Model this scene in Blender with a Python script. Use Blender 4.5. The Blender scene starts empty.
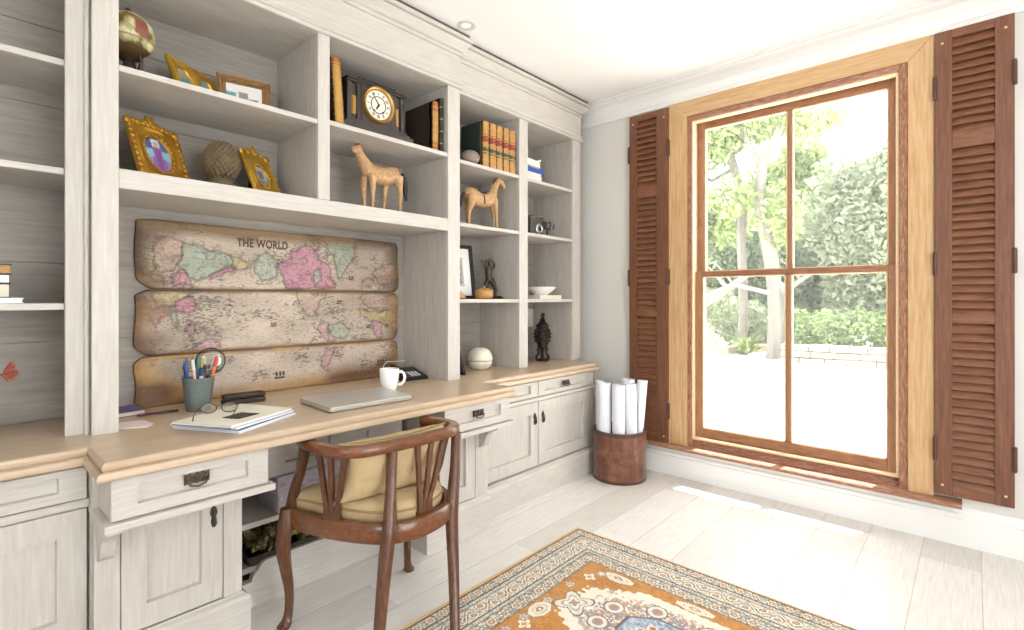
import bpy, bmesh, math, random
import numpy as np
from mathutils import Vector, Matrix, Euler, noise as mnoise
random.seed(7)
PI = math.pi
scene = bpy.context.scene
COL = scene.collection

# ------------------------------------------------------------------ colour / materials
def s2l(c):
    return c / 12.92 if c <= 0.04045 else ((c + 0.055) / 1.055) ** 2.4
def hexc(h):
    h = h.lstrip('#')
    return tuple(s2l(int(h[i:i + 2], 16) / 255) for i in (0, 2, 4))
def rgba(c):
    if isinstance(c, str): c = hexc(c)
    return (c[0], c[1], c[2], 1.0)

MATS = {}
def newmat(name):
    m = bpy.data.materials.new(name); m.use_nodes = True
    nt = m.node_tree; b = nt.nodes['Principled BSDF']
    MATS[name] = m
    return m, nt, b
def nd(nt, t, **kw):
    n = nt.nodes.new(t)
    for k, v in kw.items():
        if k in n.inputs: n.inputs[k].default_value = v
        else: setattr(n, k, v)
    return n
def coords(nt, scale=(1, 1, 1), rot=(0, 0, 0)):
    tc = nd(nt, 'ShaderNodeTexCoord'); mp = nd(nt, 'ShaderNodeMapping')
    mp.inputs['Scale'].default_value = scale; mp.inputs['Rotation'].default_value = rot
    nt.links.new(tc.outputs['Object'], mp.inputs['Vector'])
    return mp.outputs['Vector']
def ramp(nt, fac, stops):
    r = nd(nt, 'ShaderNodeValToRGB'); e = r.color_ramp.elements
    while len(e) < len(stops): e.new(0.5)
    for el, (p, c) in zip(e, stops):
        el.position = p; el.color = rgba(c)
    nt.links.new(fac, r.inputs['Fac'])
    return r.outputs['Color']
def mixc(nt, fac, a, b, mode='MIX'):
    m = nd(nt, 'ShaderNodeMix', data_type='RGBA', blend_type=mode)
    if isinstance(fac, float): m.inputs[0].default_value = fac
    else: nt.links.new(fac, m.inputs[0])
    for s, v in ((6, a), (7, b)):
        if isinstance(v, (str, tuple)): m.inputs[s].default_value = rgba(v)
        else: nt.links.new(v, m.inputs[s])
    return m.outputs[2]
def bump(nt, b, fac, strength=0.2, dist=0.002):
    bp = nd(nt, 'ShaderNodeBump', Strength=strength, Distance=dist)
    nt.links.new(fac, bp.inputs['Height']); nt.links.new(bp.outputs['Normal'], b.inputs['Normal'])
def plain(name, col, rough=0.5, metal=0.0, coat=0.0, var=0.0, vscale=30, bumps=0.0):
    m, nt, b = newmat(name)
    b.inputs['Base Color'].default_value = rgba(col)
    b.inputs['Roughness'].default_value = rough; b.inputs['Metallic'].default_value = metal
    b.inputs['Coat Weight'].default_value = coat
    if var or bumps:
        v = coords(nt, (vscale,) * 3); n = nd(nt, 'ShaderNodeTexNoise', Detail=4.0); nt.links.new(v, n.inputs['Vector'])
        if var:
            c = hexc(col) if isinstance(col, str) else col
            d = tuple(x * (1 - var) for x in c); l = tuple(min(1, x * (1 + var * .6)) for x in c)
            nt.links.new(ramp(nt, n.outputs['Fac'], [(0.3, d), (0.7, l)]), b.inputs['Base Color'])
        if bumps: bump(nt, b, n.outputs['Fac'], bumps, 0.003)
    return m
def streak(name, stops, scale, rough=0.5, bumps=0.12, big=(2, 2, 2), bigcol=None, bigamt=0.4, detail=6.0, coat=0.0, metal=0.0):
    """paint or timber whose grain runs along the axis with the smallest scale"""
    m, nt, b = newmat(name)
    v = coords(nt, scale)
    n = nd(nt, 'ShaderNodeTexNoise', Detail=detail, Roughness=0.62); nt.links.new(v, n.inputs['Vector'])
    c = ramp(nt, n.outputs['Fac'], stops)
    if bigcol:
        v2 = coords(nt, big); n2 = nd(nt, 'ShaderNodeTexNoise', Detail=3.0); nt.links.new(v2, n2.inputs['Vector'])
        f = nd(nt, 'ShaderNodeMapRange'); f.inputs[1].default_value = 0.48; f.inputs[2].default_value = 0.78
        f.inputs[4].default_value = bigamt; nt.links.new(n2.outputs['Fac'], f.inputs[0])
        c = mixc(nt, f.outputs[0], c, bigcol)
    nt.links.new(c, b.inputs['Base Color'])
    b.inputs['Roughness'].default_value = rough; b.inputs['Coat Weight'].default_value = coat; b.inputs['Metallic'].default_value = metal
    if bumps: bump(nt, b, n.outputs['Fac'], bumps)
    return m
def painted(name, rough=0.6, detail=None, amt=0.3, metal=0.0, bumps=0.0, dscale=(60, 60, 60), sheen=0.0):
    """reads the colour laid out on the mesh itself, with a fine mottling"""
    m, nt, b = newmat(name)
    a = nd(nt, 'ShaderNodeAttribute', attribute_name='Col')
    c = a.outputs['Color']
    v = coords(nt, dscale); n = nd(nt, 'ShaderNodeTexNoise', Detail=5.0, Roughness=0.7); nt.links.new(v, n.inputs['Vector'])
    if detail:
        f = nd(nt, 'ShaderNodeMapRange'); f.inputs[1].default_value = 0.45; f.inputs[2].default_value = 0.75
        f.inputs[4].default_value = amt; nt.links.new(n.outputs['Fac'], f.inputs[0])
        c = mixc(nt, f.outputs[0], c, detail)
    nt.links.new(c, b.inputs['Base Color']); b.inputs['Roughness'].default_value = rough
    b.inputs['Metallic'].default_value = metal; b.inputs['Sheen Weight'].default_value = sheen
    if bumps: bump(nt, b, n.outputs['Fac'], bumps)
    return m

WS = [(0.22, '#b8b2a9'), (0.45, '#c3bdb5'), (0.62, '#cac5bd'), (0.82, '#d3cec8')]
streak('wash_h', WS, (14, 1.6, 30), 0.5, 0.08, (3, 1.2, 7), '#b5aa9e', 0.4)
streak('wash_v', WS, (18, 18, 1.3), 0.5, 0.08, (6, 6, 1.0), '#b7aea4', 0.4)
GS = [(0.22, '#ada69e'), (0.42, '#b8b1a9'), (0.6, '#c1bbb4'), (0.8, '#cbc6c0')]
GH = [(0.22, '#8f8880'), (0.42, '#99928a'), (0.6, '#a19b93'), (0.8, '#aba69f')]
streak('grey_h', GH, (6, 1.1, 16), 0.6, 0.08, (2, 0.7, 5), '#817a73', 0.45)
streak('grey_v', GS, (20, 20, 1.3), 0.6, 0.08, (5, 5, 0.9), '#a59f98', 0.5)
streak('oak_top', [(0.25, '#b59c7f'), (0.5, '#c1ab91'), (0.75, '#cdbba4')], (16, 1.1, 30), 0.32, 0.05, (2, 1, 2), '#ae9576', 0.35)
streak('mahogany_v', [(0.2, '#341a0e'), (0.45, '#54301b'), (0.7, '#714427'), (0.9, '#885532')], (26, 26, 2.2), 0.34, 0.06, (5, 5, 2), '#2b1610', 0.5, coat=0.25)
streak('mahogany_h', [(0.2, '#43230f'), (0.45, '#6a3d20'), (0.7, '#88532c'), (0.9, '#9c673d')], (9, 9, 26), 0.3, 0.05, (4, 4, 4), '#331a10', 0.45, coat=0.35)
streak('shutter_v', [(0.2, '#573220'), (0.45, '#714730'), (0.7, '#855840'), (0.92, '#996c52')], (24, 24, 1.5), 0.5, 0.12, (5, 5, 1), '#5b3523', 0.5)
streak('shutter_h', [(0.2, '#5f3824'), (0.45, '#7c4f36'), (0.7, '#8f6145'), (0.92, '#a27456')], (2, 24, 24), 0.5, 0.12, (2, 5, 5), '#5e3826', 0.45)
streak('pine_v', [(0.2, '#b28859'), (0.42, '#c9a272'), (0.62, '#d5b288'), (0.85, '#dfc3a0')], (20, 20, 1.1), 0.55, 0.1, (6, 6, 1.2), '#b98d58', 0.4)
streak('pine_h', [(0.2, '#b2895b'), (0.42, '#c9a272'), (0.62, '#d4b186'), (0.85, '#ddc19d')], (1.1, 20, 20), 0.55, 0.1, (1.2, 6, 6), '#b08a5a', 0.45)
streak('peeling_v', [(0.2, '#64402f'), (0.42, '#906148'), (0.55, '#a87a5e'), (0.66, '#bc9478'), (0.8, '#e6d6c6')], (40, 40, 5), 0.7, 0.3, (30, 30, 6), '#75483a', 0.5)
streak('peeling_h', [(0.2, '#64402f'), (0.42, '#936450'), (0.55, '#ab7c64'), (0.66, '#c19a80'), (0.8, '#e9dccf')], (5, 40, 40), 0.7, 0.3, (6, 30, 30), '#75483a', 0.5)
streak('sash_v', [(0.2, '#83573a'), (0.45, '#a07354'), (0.7, '#b48868'), (0.9, '#c6a284')], (30, 30, 2), 0.5, 0.1, (8, 8, 2), '#7a4a30', 0.5)
streak('sash_h', [(0.2, '#774c33'), (0.45, '#986849'), (0.7, '#ae7f5f'), (0.9, '#c39e80')], (2, 30, 30), 0.5, 0.1, (3, 9, 9), '#6b3d2b', 0.6)
plain('bead_wood', '#e3c9a0', 0.5, var=0.12, vscale=20)
plain('wall_paint', '#dfdcd6', 0.85)
plain('trim_paint', '#f0efec', 0.45)
plain('ceiling_paint', '#fbfaf8', 0.9)
plain('bronze', '#54483d', 0.42, 0.55, var=0.45, vscale=140)
plain('dark_iron', '#3b332f', 0.5, 0.6, var=0.3, vscale=60)
plain('black', '#141414', 0.4)
plain('hinge_paint', '#583a2c', 0.5, var=0.3, vscale=40)
plain('black_satin', '#232323', 0.35)
plain('charcoal', '#2f2f31', 0.5)
plain('white_ceramic', '#f4f3f0', 0.15, coat=0.4)
plain('cream_ball', '#e4ddcc', 0.35, var=0.06, vscale=12)
plain('paper', '#f3f3f2', 0.8)
plain('paper_cool', '#ebecf2', 0.75)
plain('paper_edge', '#e4e4e6', 0.85)
plain('cream_card', '#ece5d4', 0.75)
plain('navy_card', '#4d5a73', 0.6)
plain('pink_paper', '#f3dfe0', 0.8)
plain('purple', '#6d5d86', 0.7)
plain('alu', '#cfcdca', 0.36, 0.6)
plain('alu_edge', '#dedcd9', 0.3, 0.7)
plain('rubber', '#3a3a3a', 0.7)
plain('gap_shade', '#5d5046', 0.85)
plain('zinc', '#7b8785', 0.45, 0.45, var=0.28, vscale=45, bumps=0.1)
plain('gold', '#b98a2e', 0.34, 0.7, var=0.45, vscale=70, bumps=0.35)
plain('gold_light', '#cfa140', 0.32, 0.65, var=0.3, vscale=60, bumps=0.2)
plain('antique_gold', '#a27a4c', 0.5, 0.3, var=0.5, vscale=110, bumps=0.5)
plain('carved_stone', '#6d5c42', 0.85, var=0.35, vscale=60, bumps=0.3)
plain('clock_black', '#433b36', 0.42, var=0.4, vscale=25)
plain('clock_brass', '#b98f4c', 0.32, 0.7, var=0.2, vscale=60)
plain('clock_face', '#efe8d4', 0.5)
plain('leather_tan', '#b98b4c', 0.5, var=0.3, vscale=35, bumps=0.1)
plain('leather_red', '#8e3324', 0.5)
plain('leather_green', '#3b4a36', 0.5)
plain('book_green', '#22332d', 0.6, var=0.2, vscale=20)
plain('book_brown', '#33261b', 0.6, var=0.3, vscale=25)
plain('book_orange', '#a9662f', 0.5, var=0.35, vscale=40)
plain('gilt', '#c29a52', 0.4, 0.5, var=0.35, vscale=90)
plain('page', '#e3dccb', 0.9, var=0.08, vscale=150)
plain('stone_egg', '#8a7a72', 0.6, var=0.25, vscale=40)
streak('horse_wood', [(0.2, '#946b43'), (0.5, '#c0986a'), (0.8, '#d3b187')], (30, 30, 9), 0.55, 0.2, (10, 10, 10), '#7a5230', 0.5)
plain('dark_tail', '#38302b', 0.7)
streak('box_wood', [(0.2, '#9a6a34'), (0.5, '#c08d4e'), (0.8, '#d3a869')], (10, 10, 60), 0.4, 0.05)
plain('bowl_white', '#f2f1ee', 0.3)
plain('switch_white', '#e6e3dc', 0.4)
streak('cushion', [(0.2, '#a88f66'), (0.5, '#baa17a'), (0.8, '#c7b18f')], (140, 140, 140), 0.9, 0.25, (9, 9, 9), '#a1885f', 0.35)
plain('piping', '#94805a', 0.9)
streak('bin_leather', [(0.2, '#4a2418'), (0.5, '#6f3d28'), (0.8, '#8a563c')], (6, 6, 3), 0.3, 0.08, (3, 3, 4), '#9a8058', 0.5, coat=0.5)
plain('bin_rim', '#4a2a1e', 0.35, coat=0.3)
plain('flower', '#cc775e', 0.7, var=0.35, vscale=60)
plain('stem', '#5a6b3a', 0.7)
streak('lilac_box', [(0.3, '#b3a9b6'), (0.5, '#c6bcc7'), (0.62, '#d2cad2'), (0.8, '#e6e0e5')], (22, 8, 30), 0.7, 0.05, (9, 5, 12), '#857b90', 0.6)
plain('lilac_print', '#d9cfd4', 0.7)
streak('pods', [(0.3, '#26231a'), (0.45, '#45412a'), (0.58, '#7d6a34'), (0.7, '#d0ac5a')], (18, 18, 18), 0.45, 0.2)
plain('wicker', '#3a3222', 0.7, var=0.5, vscale=60, bumps=0.4)
plain('camera_leather', '#4b423c', 0.6, var=0.3, vscale=70)
plain('chrome', '#a9a9a6', 0.25, 0.9)
plain('blue_cover', '#3e56a8', 0.5)
plain('fascia_plastic', '#d9d8d5', 0.4)
painted('map_paint', 0.65, '#6e5746', 0.55, dscale=(40, 9, 60), bumps=0.25)
streak('plank_edge', [(0.3, '#4b2c17'), (0.55, '#6f4727'), (0.8, '#8e6238')], (8, 2, 40), 0.7, 0.2)
painted('rug_paint', 0.95, '#cfc4b2', 0.18, dscale=(220, 220, 220), bumps=0.35, sheen=0.2)
plain('rug_fringe', '#d8b47a', 0.95, var=0.2, vscale=90)
painted('picture_paint', 0.3)
painted('globe_paint', 0.3, '#6f6a3c', 0.35, dscale=(25, 25, 25))
plain('ink', '#54432f', 0.8)
for nme, c in dict(pen_blue='#2b4a9a', pen_navy='#24304f', pen_pink='#d9b3ad', pen_teal='#2f7f86', pen_yellow='#c9a63a', pen_wine='#6b2f36', pen_red='#c7372b', pen_orange='#d9772e', pen_white='#dddcd8', pen_black='#222222').items():
    plain(nme, c, 0.35)
streak('bark', [(0.25, '#4f4943'), (0.5, '#6a635b'), (0.8, '#857e76')], (12, 12, 2), 0.9, 0.4)
streak('driftwood', [(0.25, '#5f5953'), (0.5, '#7d766f'), (0.8, '#99938b')], (8, 8, 8), 0.9, 0.3)
plain('paving', '#f1efea', 0.9, var=0.05, vscale=3)
streak('garden_stone', [(0.25, '#6f5f51'), (0.5, '#8d7d6d'), (0.8, '#a89a8b')], (5, 5, 7), 0.9, 0.4, (2, 2, 3), '#6f5544', 0.5)
def leafmat(name, c1, c2):
    m, nt, b = newmat(name)
    g = nd(nt, 'ShaderNodeObjectInfo'); v = coords(nt, (1.7,) * 3)
    n = nd(nt, 'ShaderNodeTexNoise', Detail=8.0, Scale=3.0); nt.links.new(v, n.inputs['Vector'])
    c = ramp(nt, n.outputs['Fac'], [(0.35, c1), (0.65, c2)])
    d = nd(nt, 'ShaderNodeBsdfDiffuse'); t = nd(nt, 'ShaderNodeBsdfTranslucent'); mx = nd(nt, 'ShaderNodeMixShader')
    mx.inputs[0].default_value = 0.45
    nt.links.new(c, d.inputs[0]); nt.links.new(c, t.inputs[0]); nt.links.new(d.outputs[0], mx.inputs[1]); nt.links.new(t.outputs[0], mx.inputs[2])
    nt.links.new(mx.outputs[0], nt.nodes['Material Output'].inputs['Surface'])
leafmat('leaf_bright', '#7f8f58', '#a9b57f'); leafmat('leaf_mid', '#67765a', '#8f9b7c'); leafmat('leaf_pale', '#808b70', '#b0b69b'); leafmat('leaf_hedge', '#748558', '#97a579')
# window glass: lets light through, keeps a faint surface reflection
m, nt, b = newmat('window_glass'); nt.nodes.remove(b)
tr = nd(nt, 'ShaderNodeBsdfTransparent'); gl = nd(nt, 'ShaderNodeBsdfGlossy', Roughness=0.02); mx = nd(nt, 'ShaderNodeMixShader')
mx.inputs[0].default_value = 0.06; tr.inputs[0].default_value = (0.97, 0.98, 0.97, 1)
du = nd(nt, 'ShaderNodeBsdfTranslucent'); du.inputs[0].default_value = (.95, .97, .95, 1); m2 = nd(nt, 'ShaderNodeMixShader'); m2.inputs[0].default_value = 0.013   # dusty panes, with a white veil added to wash out the garden like glare
nt.links.new(tr.outputs[0], m2.inputs[1]); nt.links.new(du.outputs[0], m2.inputs[2]); nt.links.new(m2.outputs[0], mx.inputs[1]); nt.links.new(gl.outputs[0], mx.inputs[2]); nt.links.new(mx.outputs[0], nt.nodes['Material Output'].inputs['Surface'])
m, nt, b = newmat('lens_glass'); nt.nodes.remove(b)
tr = nd(nt, 'ShaderNodeBsdfTransparent'); gl = nd(nt, 'ShaderNodeBsdfGlossy', Roughness=0.03); mx = nd(nt, 'ShaderNodeMixShader')
mx.inputs[0].default_value = 0.18; tr.inputs[0].default_value = (0.9, 0.92, 0.91, 1)
nt.links.new(tr.outputs[0], mx.inputs[1]); nt.links.new(gl.outputs[0], mx.inputs[2]); nt.links.new(mx.outputs[0], nt.nodes['Material Output'].inputs['Surface'])
m, nt, b = newmat('lamp_glow'); b.inputs['Base Color'].default_value = (1, .95, .85, 1)
b.inputs['Emission Color'].default_value = (1, .95, .85, 1); b.inputs['Emission Strength'].default_value = 0.35
# whitewashed floor boards, laid along y, 0.215 m wide
m, nt, b = newmat('floor_boards')
tc = nd(nt, 'ShaderNodeTexCoord'); sp = nd(nt, 'ShaderNodeSeparateXYZ'); nt.links.new(tc.outputs['Object'], sp.inputs[0])
ad = nd(nt, 'ShaderNodeMath', operation='ADD'); ad.inputs[1].default_value = 0.191 + 0.215 * 30; nt.links.new(sp.outputs[0], ad.inputs[0])
cb = nd(nt, 'ShaderNodeCombineXYZ'); nt.links.new(sp.outputs[1], cb.inputs[0]); nt.links.new(ad.outputs[0], cb.inputs[1])
br = nd(nt, 'ShaderNodeTexBrick', Scale=1.0); br.offset = 0.37; br.offset_frequency = 2
br.inputs['Color1'].default_value = rgba('#dbd7d1'); br.inputs['Color2'].default_value = rgba('#f0eeeb'); br.inputs['Mortar'].default_value = rgba('#c4bdb5')
br.inputs['Mortar Size'].default_value = 0.0018; br.inputs['Mortar Smooth'].default_value = 0.2; br.inputs['Brick Width'].default_value = 1.9; br.inputs['Row Height'].default_value = 0.215; br.inputs['Bias'].default_value = 0.15
nt.links.new(cb.outputs[0], br.inputs['Vector'])
v = coords(nt, (22, 1.3, 1)); n = nd(nt, 'ShaderNodeTexNoise', Detail=7.0, Roughness=0.65); nt.links.new(v, n.inputs['Vector'])
gr = ramp(nt, n.outputs['Fac'], [(0.25, '#d9d2c9'), (0.5, '#efece8'), (0.75, '#ffffff')])
c = mixc(nt, 0.75, br.outputs['Color'], gr, 'MULTIPLY')
v2 = coords(nt, (9, 1.0, 1)); n2 = nd(nt, 'ShaderNodeTexNoise', Detail=2.0); nt.links.new(v2, n2.inputs['Vector'])
f = nd(nt, 'ShaderNodeMapRange'); f.inputs[1].default_value = 0.66; f.inputs[2].default_value = 0.78; f.inputs[4].default_value = 0.35; nt.links.new(n2.outputs['Fac'], f.inputs[0])
c = mixc(nt, f.outputs[0], c, '#b9b2aa')
nt.links.new(c, b.inputs['Base Color']); b.inputs['Roughness'].default_value = 0.36
bump(nt, b, n.outputs['Fac'], 0.05)

# ------------------------------------------------------------------ mesh builder
class B:
    def __init__(s): s.bm = bmesh.new()
    def faces(s, vs, fs):
        v = [s.bm.verts.new(p) for p in vs]
        for f in fs:
            try: s.bm.faces.new([v[i] for i in f])
            except ValueError: pass
        return v
    def box(s, x0, x1, y0, y1, z0, z1, bev=0.0, M=None):
        pts = [(x, y, z) for x in (x0, x1) for y in (y0, y1) for z in (z0, z1)]
        v = [s.bm.verts.new(p) for p in pts]
        fs = [s.bm.faces.new([v[i] for i in q]) for q in ((0, 1, 3, 2), (4, 6, 7, 5), (0, 4, 5, 1), (2, 3, 7, 6), (0, 2, 6, 4), (1, 5, 7, 3))]
        if bev:
            es = list({e for f in fs for e in f.edges})
            r = bmesh.ops.bevel(s.bm, geom=es, offset=bev, segments=2, profile=0.6, affect='EDGES')
            v = list({w for f in r['faces'] for w in f.verts})
        if M is not None:
            bmesh.ops.transform(s.bm, matrix=M, verts=list({w for w in v if w.is_valid}))
        return s
    def prism(s, poly, axis, a, b, M=None):
        n = len(poly)
        def P(u, w, t): return {'x': (t, u, w), 'y': (u, t, w), 'z': (u, w, t)}[axis]
        vs = [P(u, w, a) for u, w in poly] + [P(u, w, b) for u, w in poly]
        if M is not None: vs = [tuple(M @ Vector(p)) for p in vs]
        s.faces(vs, [list(range(n))[::-1], list(range(n, 2 * n))] + [[i, (i + 1) % n, n + (i + 1) % n, n + i] for i in range(n)])
        return s
    def rings(s, loops, cap0=True, cap1=True, closed=True):
        n = len(loops[0]); k = len(loops)
        vs = [p for l in loops for p in l]
        fs = []
        for j in range(k - 1):
            for i in range(n if closed else n - 1):
                fs.append([j * n + i, j * n + (i + 1) % n, (j + 1) * n + (i + 1) % n, (j + 1) * n + i])
        if cap0: fs.append(list(range(n))[::-1])
        if cap1: fs.append(list(range((k - 1) * n, k * n)))
        s.faces(vs, fs)
        return s
    def lathe(s, prof, seg=24, c=(0, 0, 0), M=None, cap=True):
        loops = []
        for r, z in prof:
            l = [Vector((c[0] + r * math.cos(2 * PI * i / seg), c[1] + r * math.sin(2 * PI * i / seg), c[2] + z)) for i in range(seg)]
            if M is not None: l = [M @ p for p in l]
            loops.append([tuple(p) for p in l])
        return s.rings(loops, cap, cap)
    def tube(s, pts, rad, seg=8, flat=1.0, caps=True, closed=False):
        pts = [Vector(p) for p in pts]; n = len(pts)
        if not hasattr(rad, '__len__'): rad = [rad] * n
        loops = []; prev = None
        for i, p in enumerate(pts):
            a = pts[(i - 1) % n] if (closed or i > 0) else p
            b = pts[(i + 1) % n] if (closed or i < n - 1) else p
            t = (b - a).normalized()
            if prev is None:
                up = Vector((0, 0, 1)) if abs(t.z) < 0.9 else Vector((1, 0, 0))
                u = t.cross(up).normalized()
            else:
                u = (prev - t * prev.dot(t)).normalized()
            prev = u; w = t.cross(u)
            loops.append([tuple(p + u * (rad[i] * math.cos(2 * PI * k / seg)) + w * (rad[i] * flat * math.sin(2 * PI * k / seg))) for k in range(seg)])
        if closed: loops.append(loops[0])
        return s.rings(loops, caps and not closed, caps and not closed)
    def sweep(s, pts, w, h, bev=0.006):
        """bar of width w and height h (top at the path's z) along a path, kept upright"""
        pts = [Vector(p) for p in pts]; n = len(pts); loops = []
        for i, p in enumerate(pts):
            t = pts[min(i + 1, n - 1)] - pts[max(i - 1, 0)]; t.z = 0; t.normalize()
            u = Vector((t.y, -t.x, 0)); ww = w[i] if hasattr(w, '__len__') else w
            q = [(-.5, -bev / h), (-.5 + bev / ww, 0), (.5 - bev / ww, 0), (.5, -bev / h), (.5, -1 + bev / h), (.5 - bev / ww, -1), (-.5 + bev / ww, -1), (-.5, -1 + bev / h)]
            loops.append([tuple(p + u * (ww * a) + Vector((0, 0, h * b))) for a, b in q])
        return s.rings(loops)
    def bar(s, pts, wx, wy, seg=8):
        """upright tapering bar: rectangular section wx by wy at each point"""
        loops = []; n = len(pts)
        for i, p in enumerate(pts):
            a = wx[i] if hasattr(wx, '__len__') else wx; b = wy[i] if hasattr(wy, '__len__') else wy
            c = 0.25
            q = [(-.5, -.5 + c), (-.5 + c, -.5), (.5 - c, -.5), (.5, -.5 + c), (.5, .5 - c), (.5 - c, .5), (-.5 + c, .5), (-.5, .5 - c)]
            loops.append([(p[0] + a * u, p[1] + b * v, p[2]) for u, v in q])
        return s.rings(loops)
    def ball(s, c, r, seg=12, M=None):
        if not hasattr(r, '__len__'): r = (r, r, r)
        T = Matrix.Translation(c) @ Matrix.Diagonal((*r, 1))
        if M is not None: T = M @ T
        bmesh.ops.create_uvsphere(s.bm, u_segments=seg, v_segments=max(6, seg * 2 // 3), radius=1, matrix=T)
        return s
    def xf(s, M):
        bmesh.ops.transform(s.bm, matrix=M, verts=s.bm.verts[:]); return s
    def obj(s, name, mat, parent=None, smooth=False, world=True, recalc=True, kind=None, label=None):
        if recalc: bmesh.ops.recalc_face_normals(s.bm, faces=s.bm.faces[:])
        if parent is not None and world:
            bmesh.ops.translate(s.bm, verts=s.bm.verts[:], vec=-chain(parent))
        me = bpy.data.meshes.new(name); s.bm.to_mesh(me); s.bm.free()
        return finish(me, name, mat, parent, smooth, kind, label)
LOCS = {}
def chain(o):
    v = Vector(o.location)
    while o.parent: o = o.parent; v += Vector(o.location)
    return v
def finish(me, name, mat, parent, smooth, kind=None, label=None):
    o = bpy.data.objects.new(name, me); COL.objects.link(o)
    if mat: me.materials.append(MATS[mat] if isinstance(mat, str) else mat)
    if smooth:
        me.shade_smooth()
        if smooth != 'all': me.set_sharp_from_angle(angle=math.radians(smooth if isinstance(smooth, (int, float)) and smooth > 1 else 40))
    if parent is not None: o.parent = parent
    if kind: o['kind'] = kind
    if label: o['label'] = label
    return o
def thing(name, label, cat, loc=(0, 0, 0), rz=0.0, group=None):
    o = bpy.data.objects.new(name, None); COL.objects.link(o)
    o.empty_display_size = 0.05
    o.location = loc; o.rotation_euler = (0, 0, rz); o['label'] = label; o['category'] = cat
    if group: o['group'] = group
    return o
def tag(o, label, cat, group=None):
    o['label'] = label; o['category'] = cat
    if group: o['group'] = group
    return o
def struct(name): 
    o = bpy.data.objects.new(name, None); COL.objects.link(o); o['kind'] = 'structure'; return o
def dup(root, label, loc=None, rz=None):
    r = root.copy(); COL.objects.link(r); r['label'] = label
    if loc is not None: r.location = loc
    if rz is not None: r.rotation_euler = (0, 0, rz)
    for ch in list(root.children):
        c = ch.copy(); COL.objects.link(c); c.parent = r
        for g in list(ch.children):
            d = g.copy(); COL.objects.link(d); d.parent = c
    return r
def set_cols(me, cols):
    a = me.color_attributes.new('Col', 'FLOAT_COLOR', 'POINT')
    c = np.ones((len(me.vertices), 4), dtype=np.float32); c[:, :3] = cols
    a.data.foreach_set('color', c.ravel())
def lin(h): return np.array(hexc(h))
def inpoly(X, Y, poly):
    ins = np.zeros(X.shape, bool); n = len(poly)
    for i in range(n):
        x0, y0 = poly[i]; x1, y1 = poly[(i + 1) % n]
        if y0 == y1: continue
        c = ((y0 > Y) != (y1 > Y)) & (X < (x1 - x0) * (Y - y0) / (y1 - y0) + x0)
        ins ^= c
    return ins
def edgedist(X, Y, poly):
    d = np.full(X.shape, 9.0); n = len(poly)
    for i in range(n):
        a = np.array(poly[i]); b = np.array(poly[(i + 1) % n]); ab = b - a; l2 = (ab @ ab) + 1e-12
        t = np.clip(((X - a[0]) * ab[0] + (Y - a[1]) * ab[1]) / l2, 0, 1)
        d = np.minimum(d, np.hypot(X - a[0] - t * ab[0], Y - a[1] - t * ab[1]))
    return d
_rs = np.random.RandomState(3)
def vnoise(X, Y, sx, sy, seed=0):
    rs = np.random.RandomState(seed); N = 128; g = rs.rand(N, N)
    u = X * sx; v = Y * sy; i = np.floor(u).astype(int); j = np.floor(v).astype(int); fu = u - i; fv = v - j
    fu = fu * fu * (3 - 2 * fu); fv = fv * fv * (3 - 2 * fv)
    G = lambda a, b: g[a % N, b % N]
    return (G(i, j) * (1 - fu) + G(i + 1, j) * fu) * (1 - fv) + (G(i, j + 1) * (1 - fu) + G(i + 1, j + 1) * fu) * fv

# ================================================================== CAMERA
TH = math.radians(42.22); CAM_H = 1.22
cam = bpy.data.cameras.new('camera'); co = bpy.data.objects.new('camera', cam); COL.objects.link(co)
co.location = (0, 0, CAM_H); co.rotation_euler = (PI / 2, 0, TH)
cam.sensor_fit = 'HORIZONTAL'; cam.sensor_width = 36; cam.lens = 36 * 509.6 / 1024
cam.shift_y = -(315 - 299.1) / 1024; cam.clip_start = 0.02
scene.camera = co

# ================================================================== ROOM SHELL
XB = -2.60                      # face of the wall behind the bookcase
YW = 3.38                       # inside face of the window wall
CZ = 2.715                      # ceiling
XR, YF = 2.1, -1.9              # wall on the right, wall behind the camera
b = B(); b.box(XB - .12, XR + .12, YF - .12, YW + .2, -.1, 0); b.obj('floor', 'floor_boards', kind='structure')
b = B(); b.box(XB - .12, XR + .12, YF - .12, YW + .2, CZ, CZ + .1); b.obj('ceiling', 'ceiling_paint', kind='structure')
b = B(); b.box(XB - .12, XB, YF - .12, YW + .2, 0, CZ); b.obj('wall_left', 'wall_paint', kind='structure')
OX0, OX1, OZ0, OZ1 = -1.46, -.255, .20, 2.475
b = B()
b.box(XB, OX0, YW, YW + .2, 0, CZ); b.box(OX1, XR + .12, YW, YW + .2, 0, CZ)
b.box(OX0, OX1, YW, YW + .2, 0, OZ0); b.box(OX0, OX1, YW, YW + .2, OZ1, CZ)
b.obj('wall_back', 'wall_paint', kind='structure')
# unseen sides, each with a wide opening added to let more light in
b = B()
b.box(XB, -.3, YF - .12, YF, 0, CZ); b.box(1.1, XR, YF - .12, YF, 0, CZ); b.box(-.3, 1.1, YF - .12, YF, 0, .9); b.box(-.3, 1.1, YF - .12, YF, 2.2, CZ)
b.obj('wall_front', 'wall_paint', kind='structure')
b = B()
b.box(XR, XR + .12, YF - .12, .0, 0, CZ); b.box(XR, XR + .12, 1.7, YW, 0, CZ); b.box(XR, XR + .12, .0, 1.7, 0, .3); b.box(XR, XR + .12, .0, 1.7, 2.4, CZ)
b.obj('wall_right', 'wall_paint', kind='structure')
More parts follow.
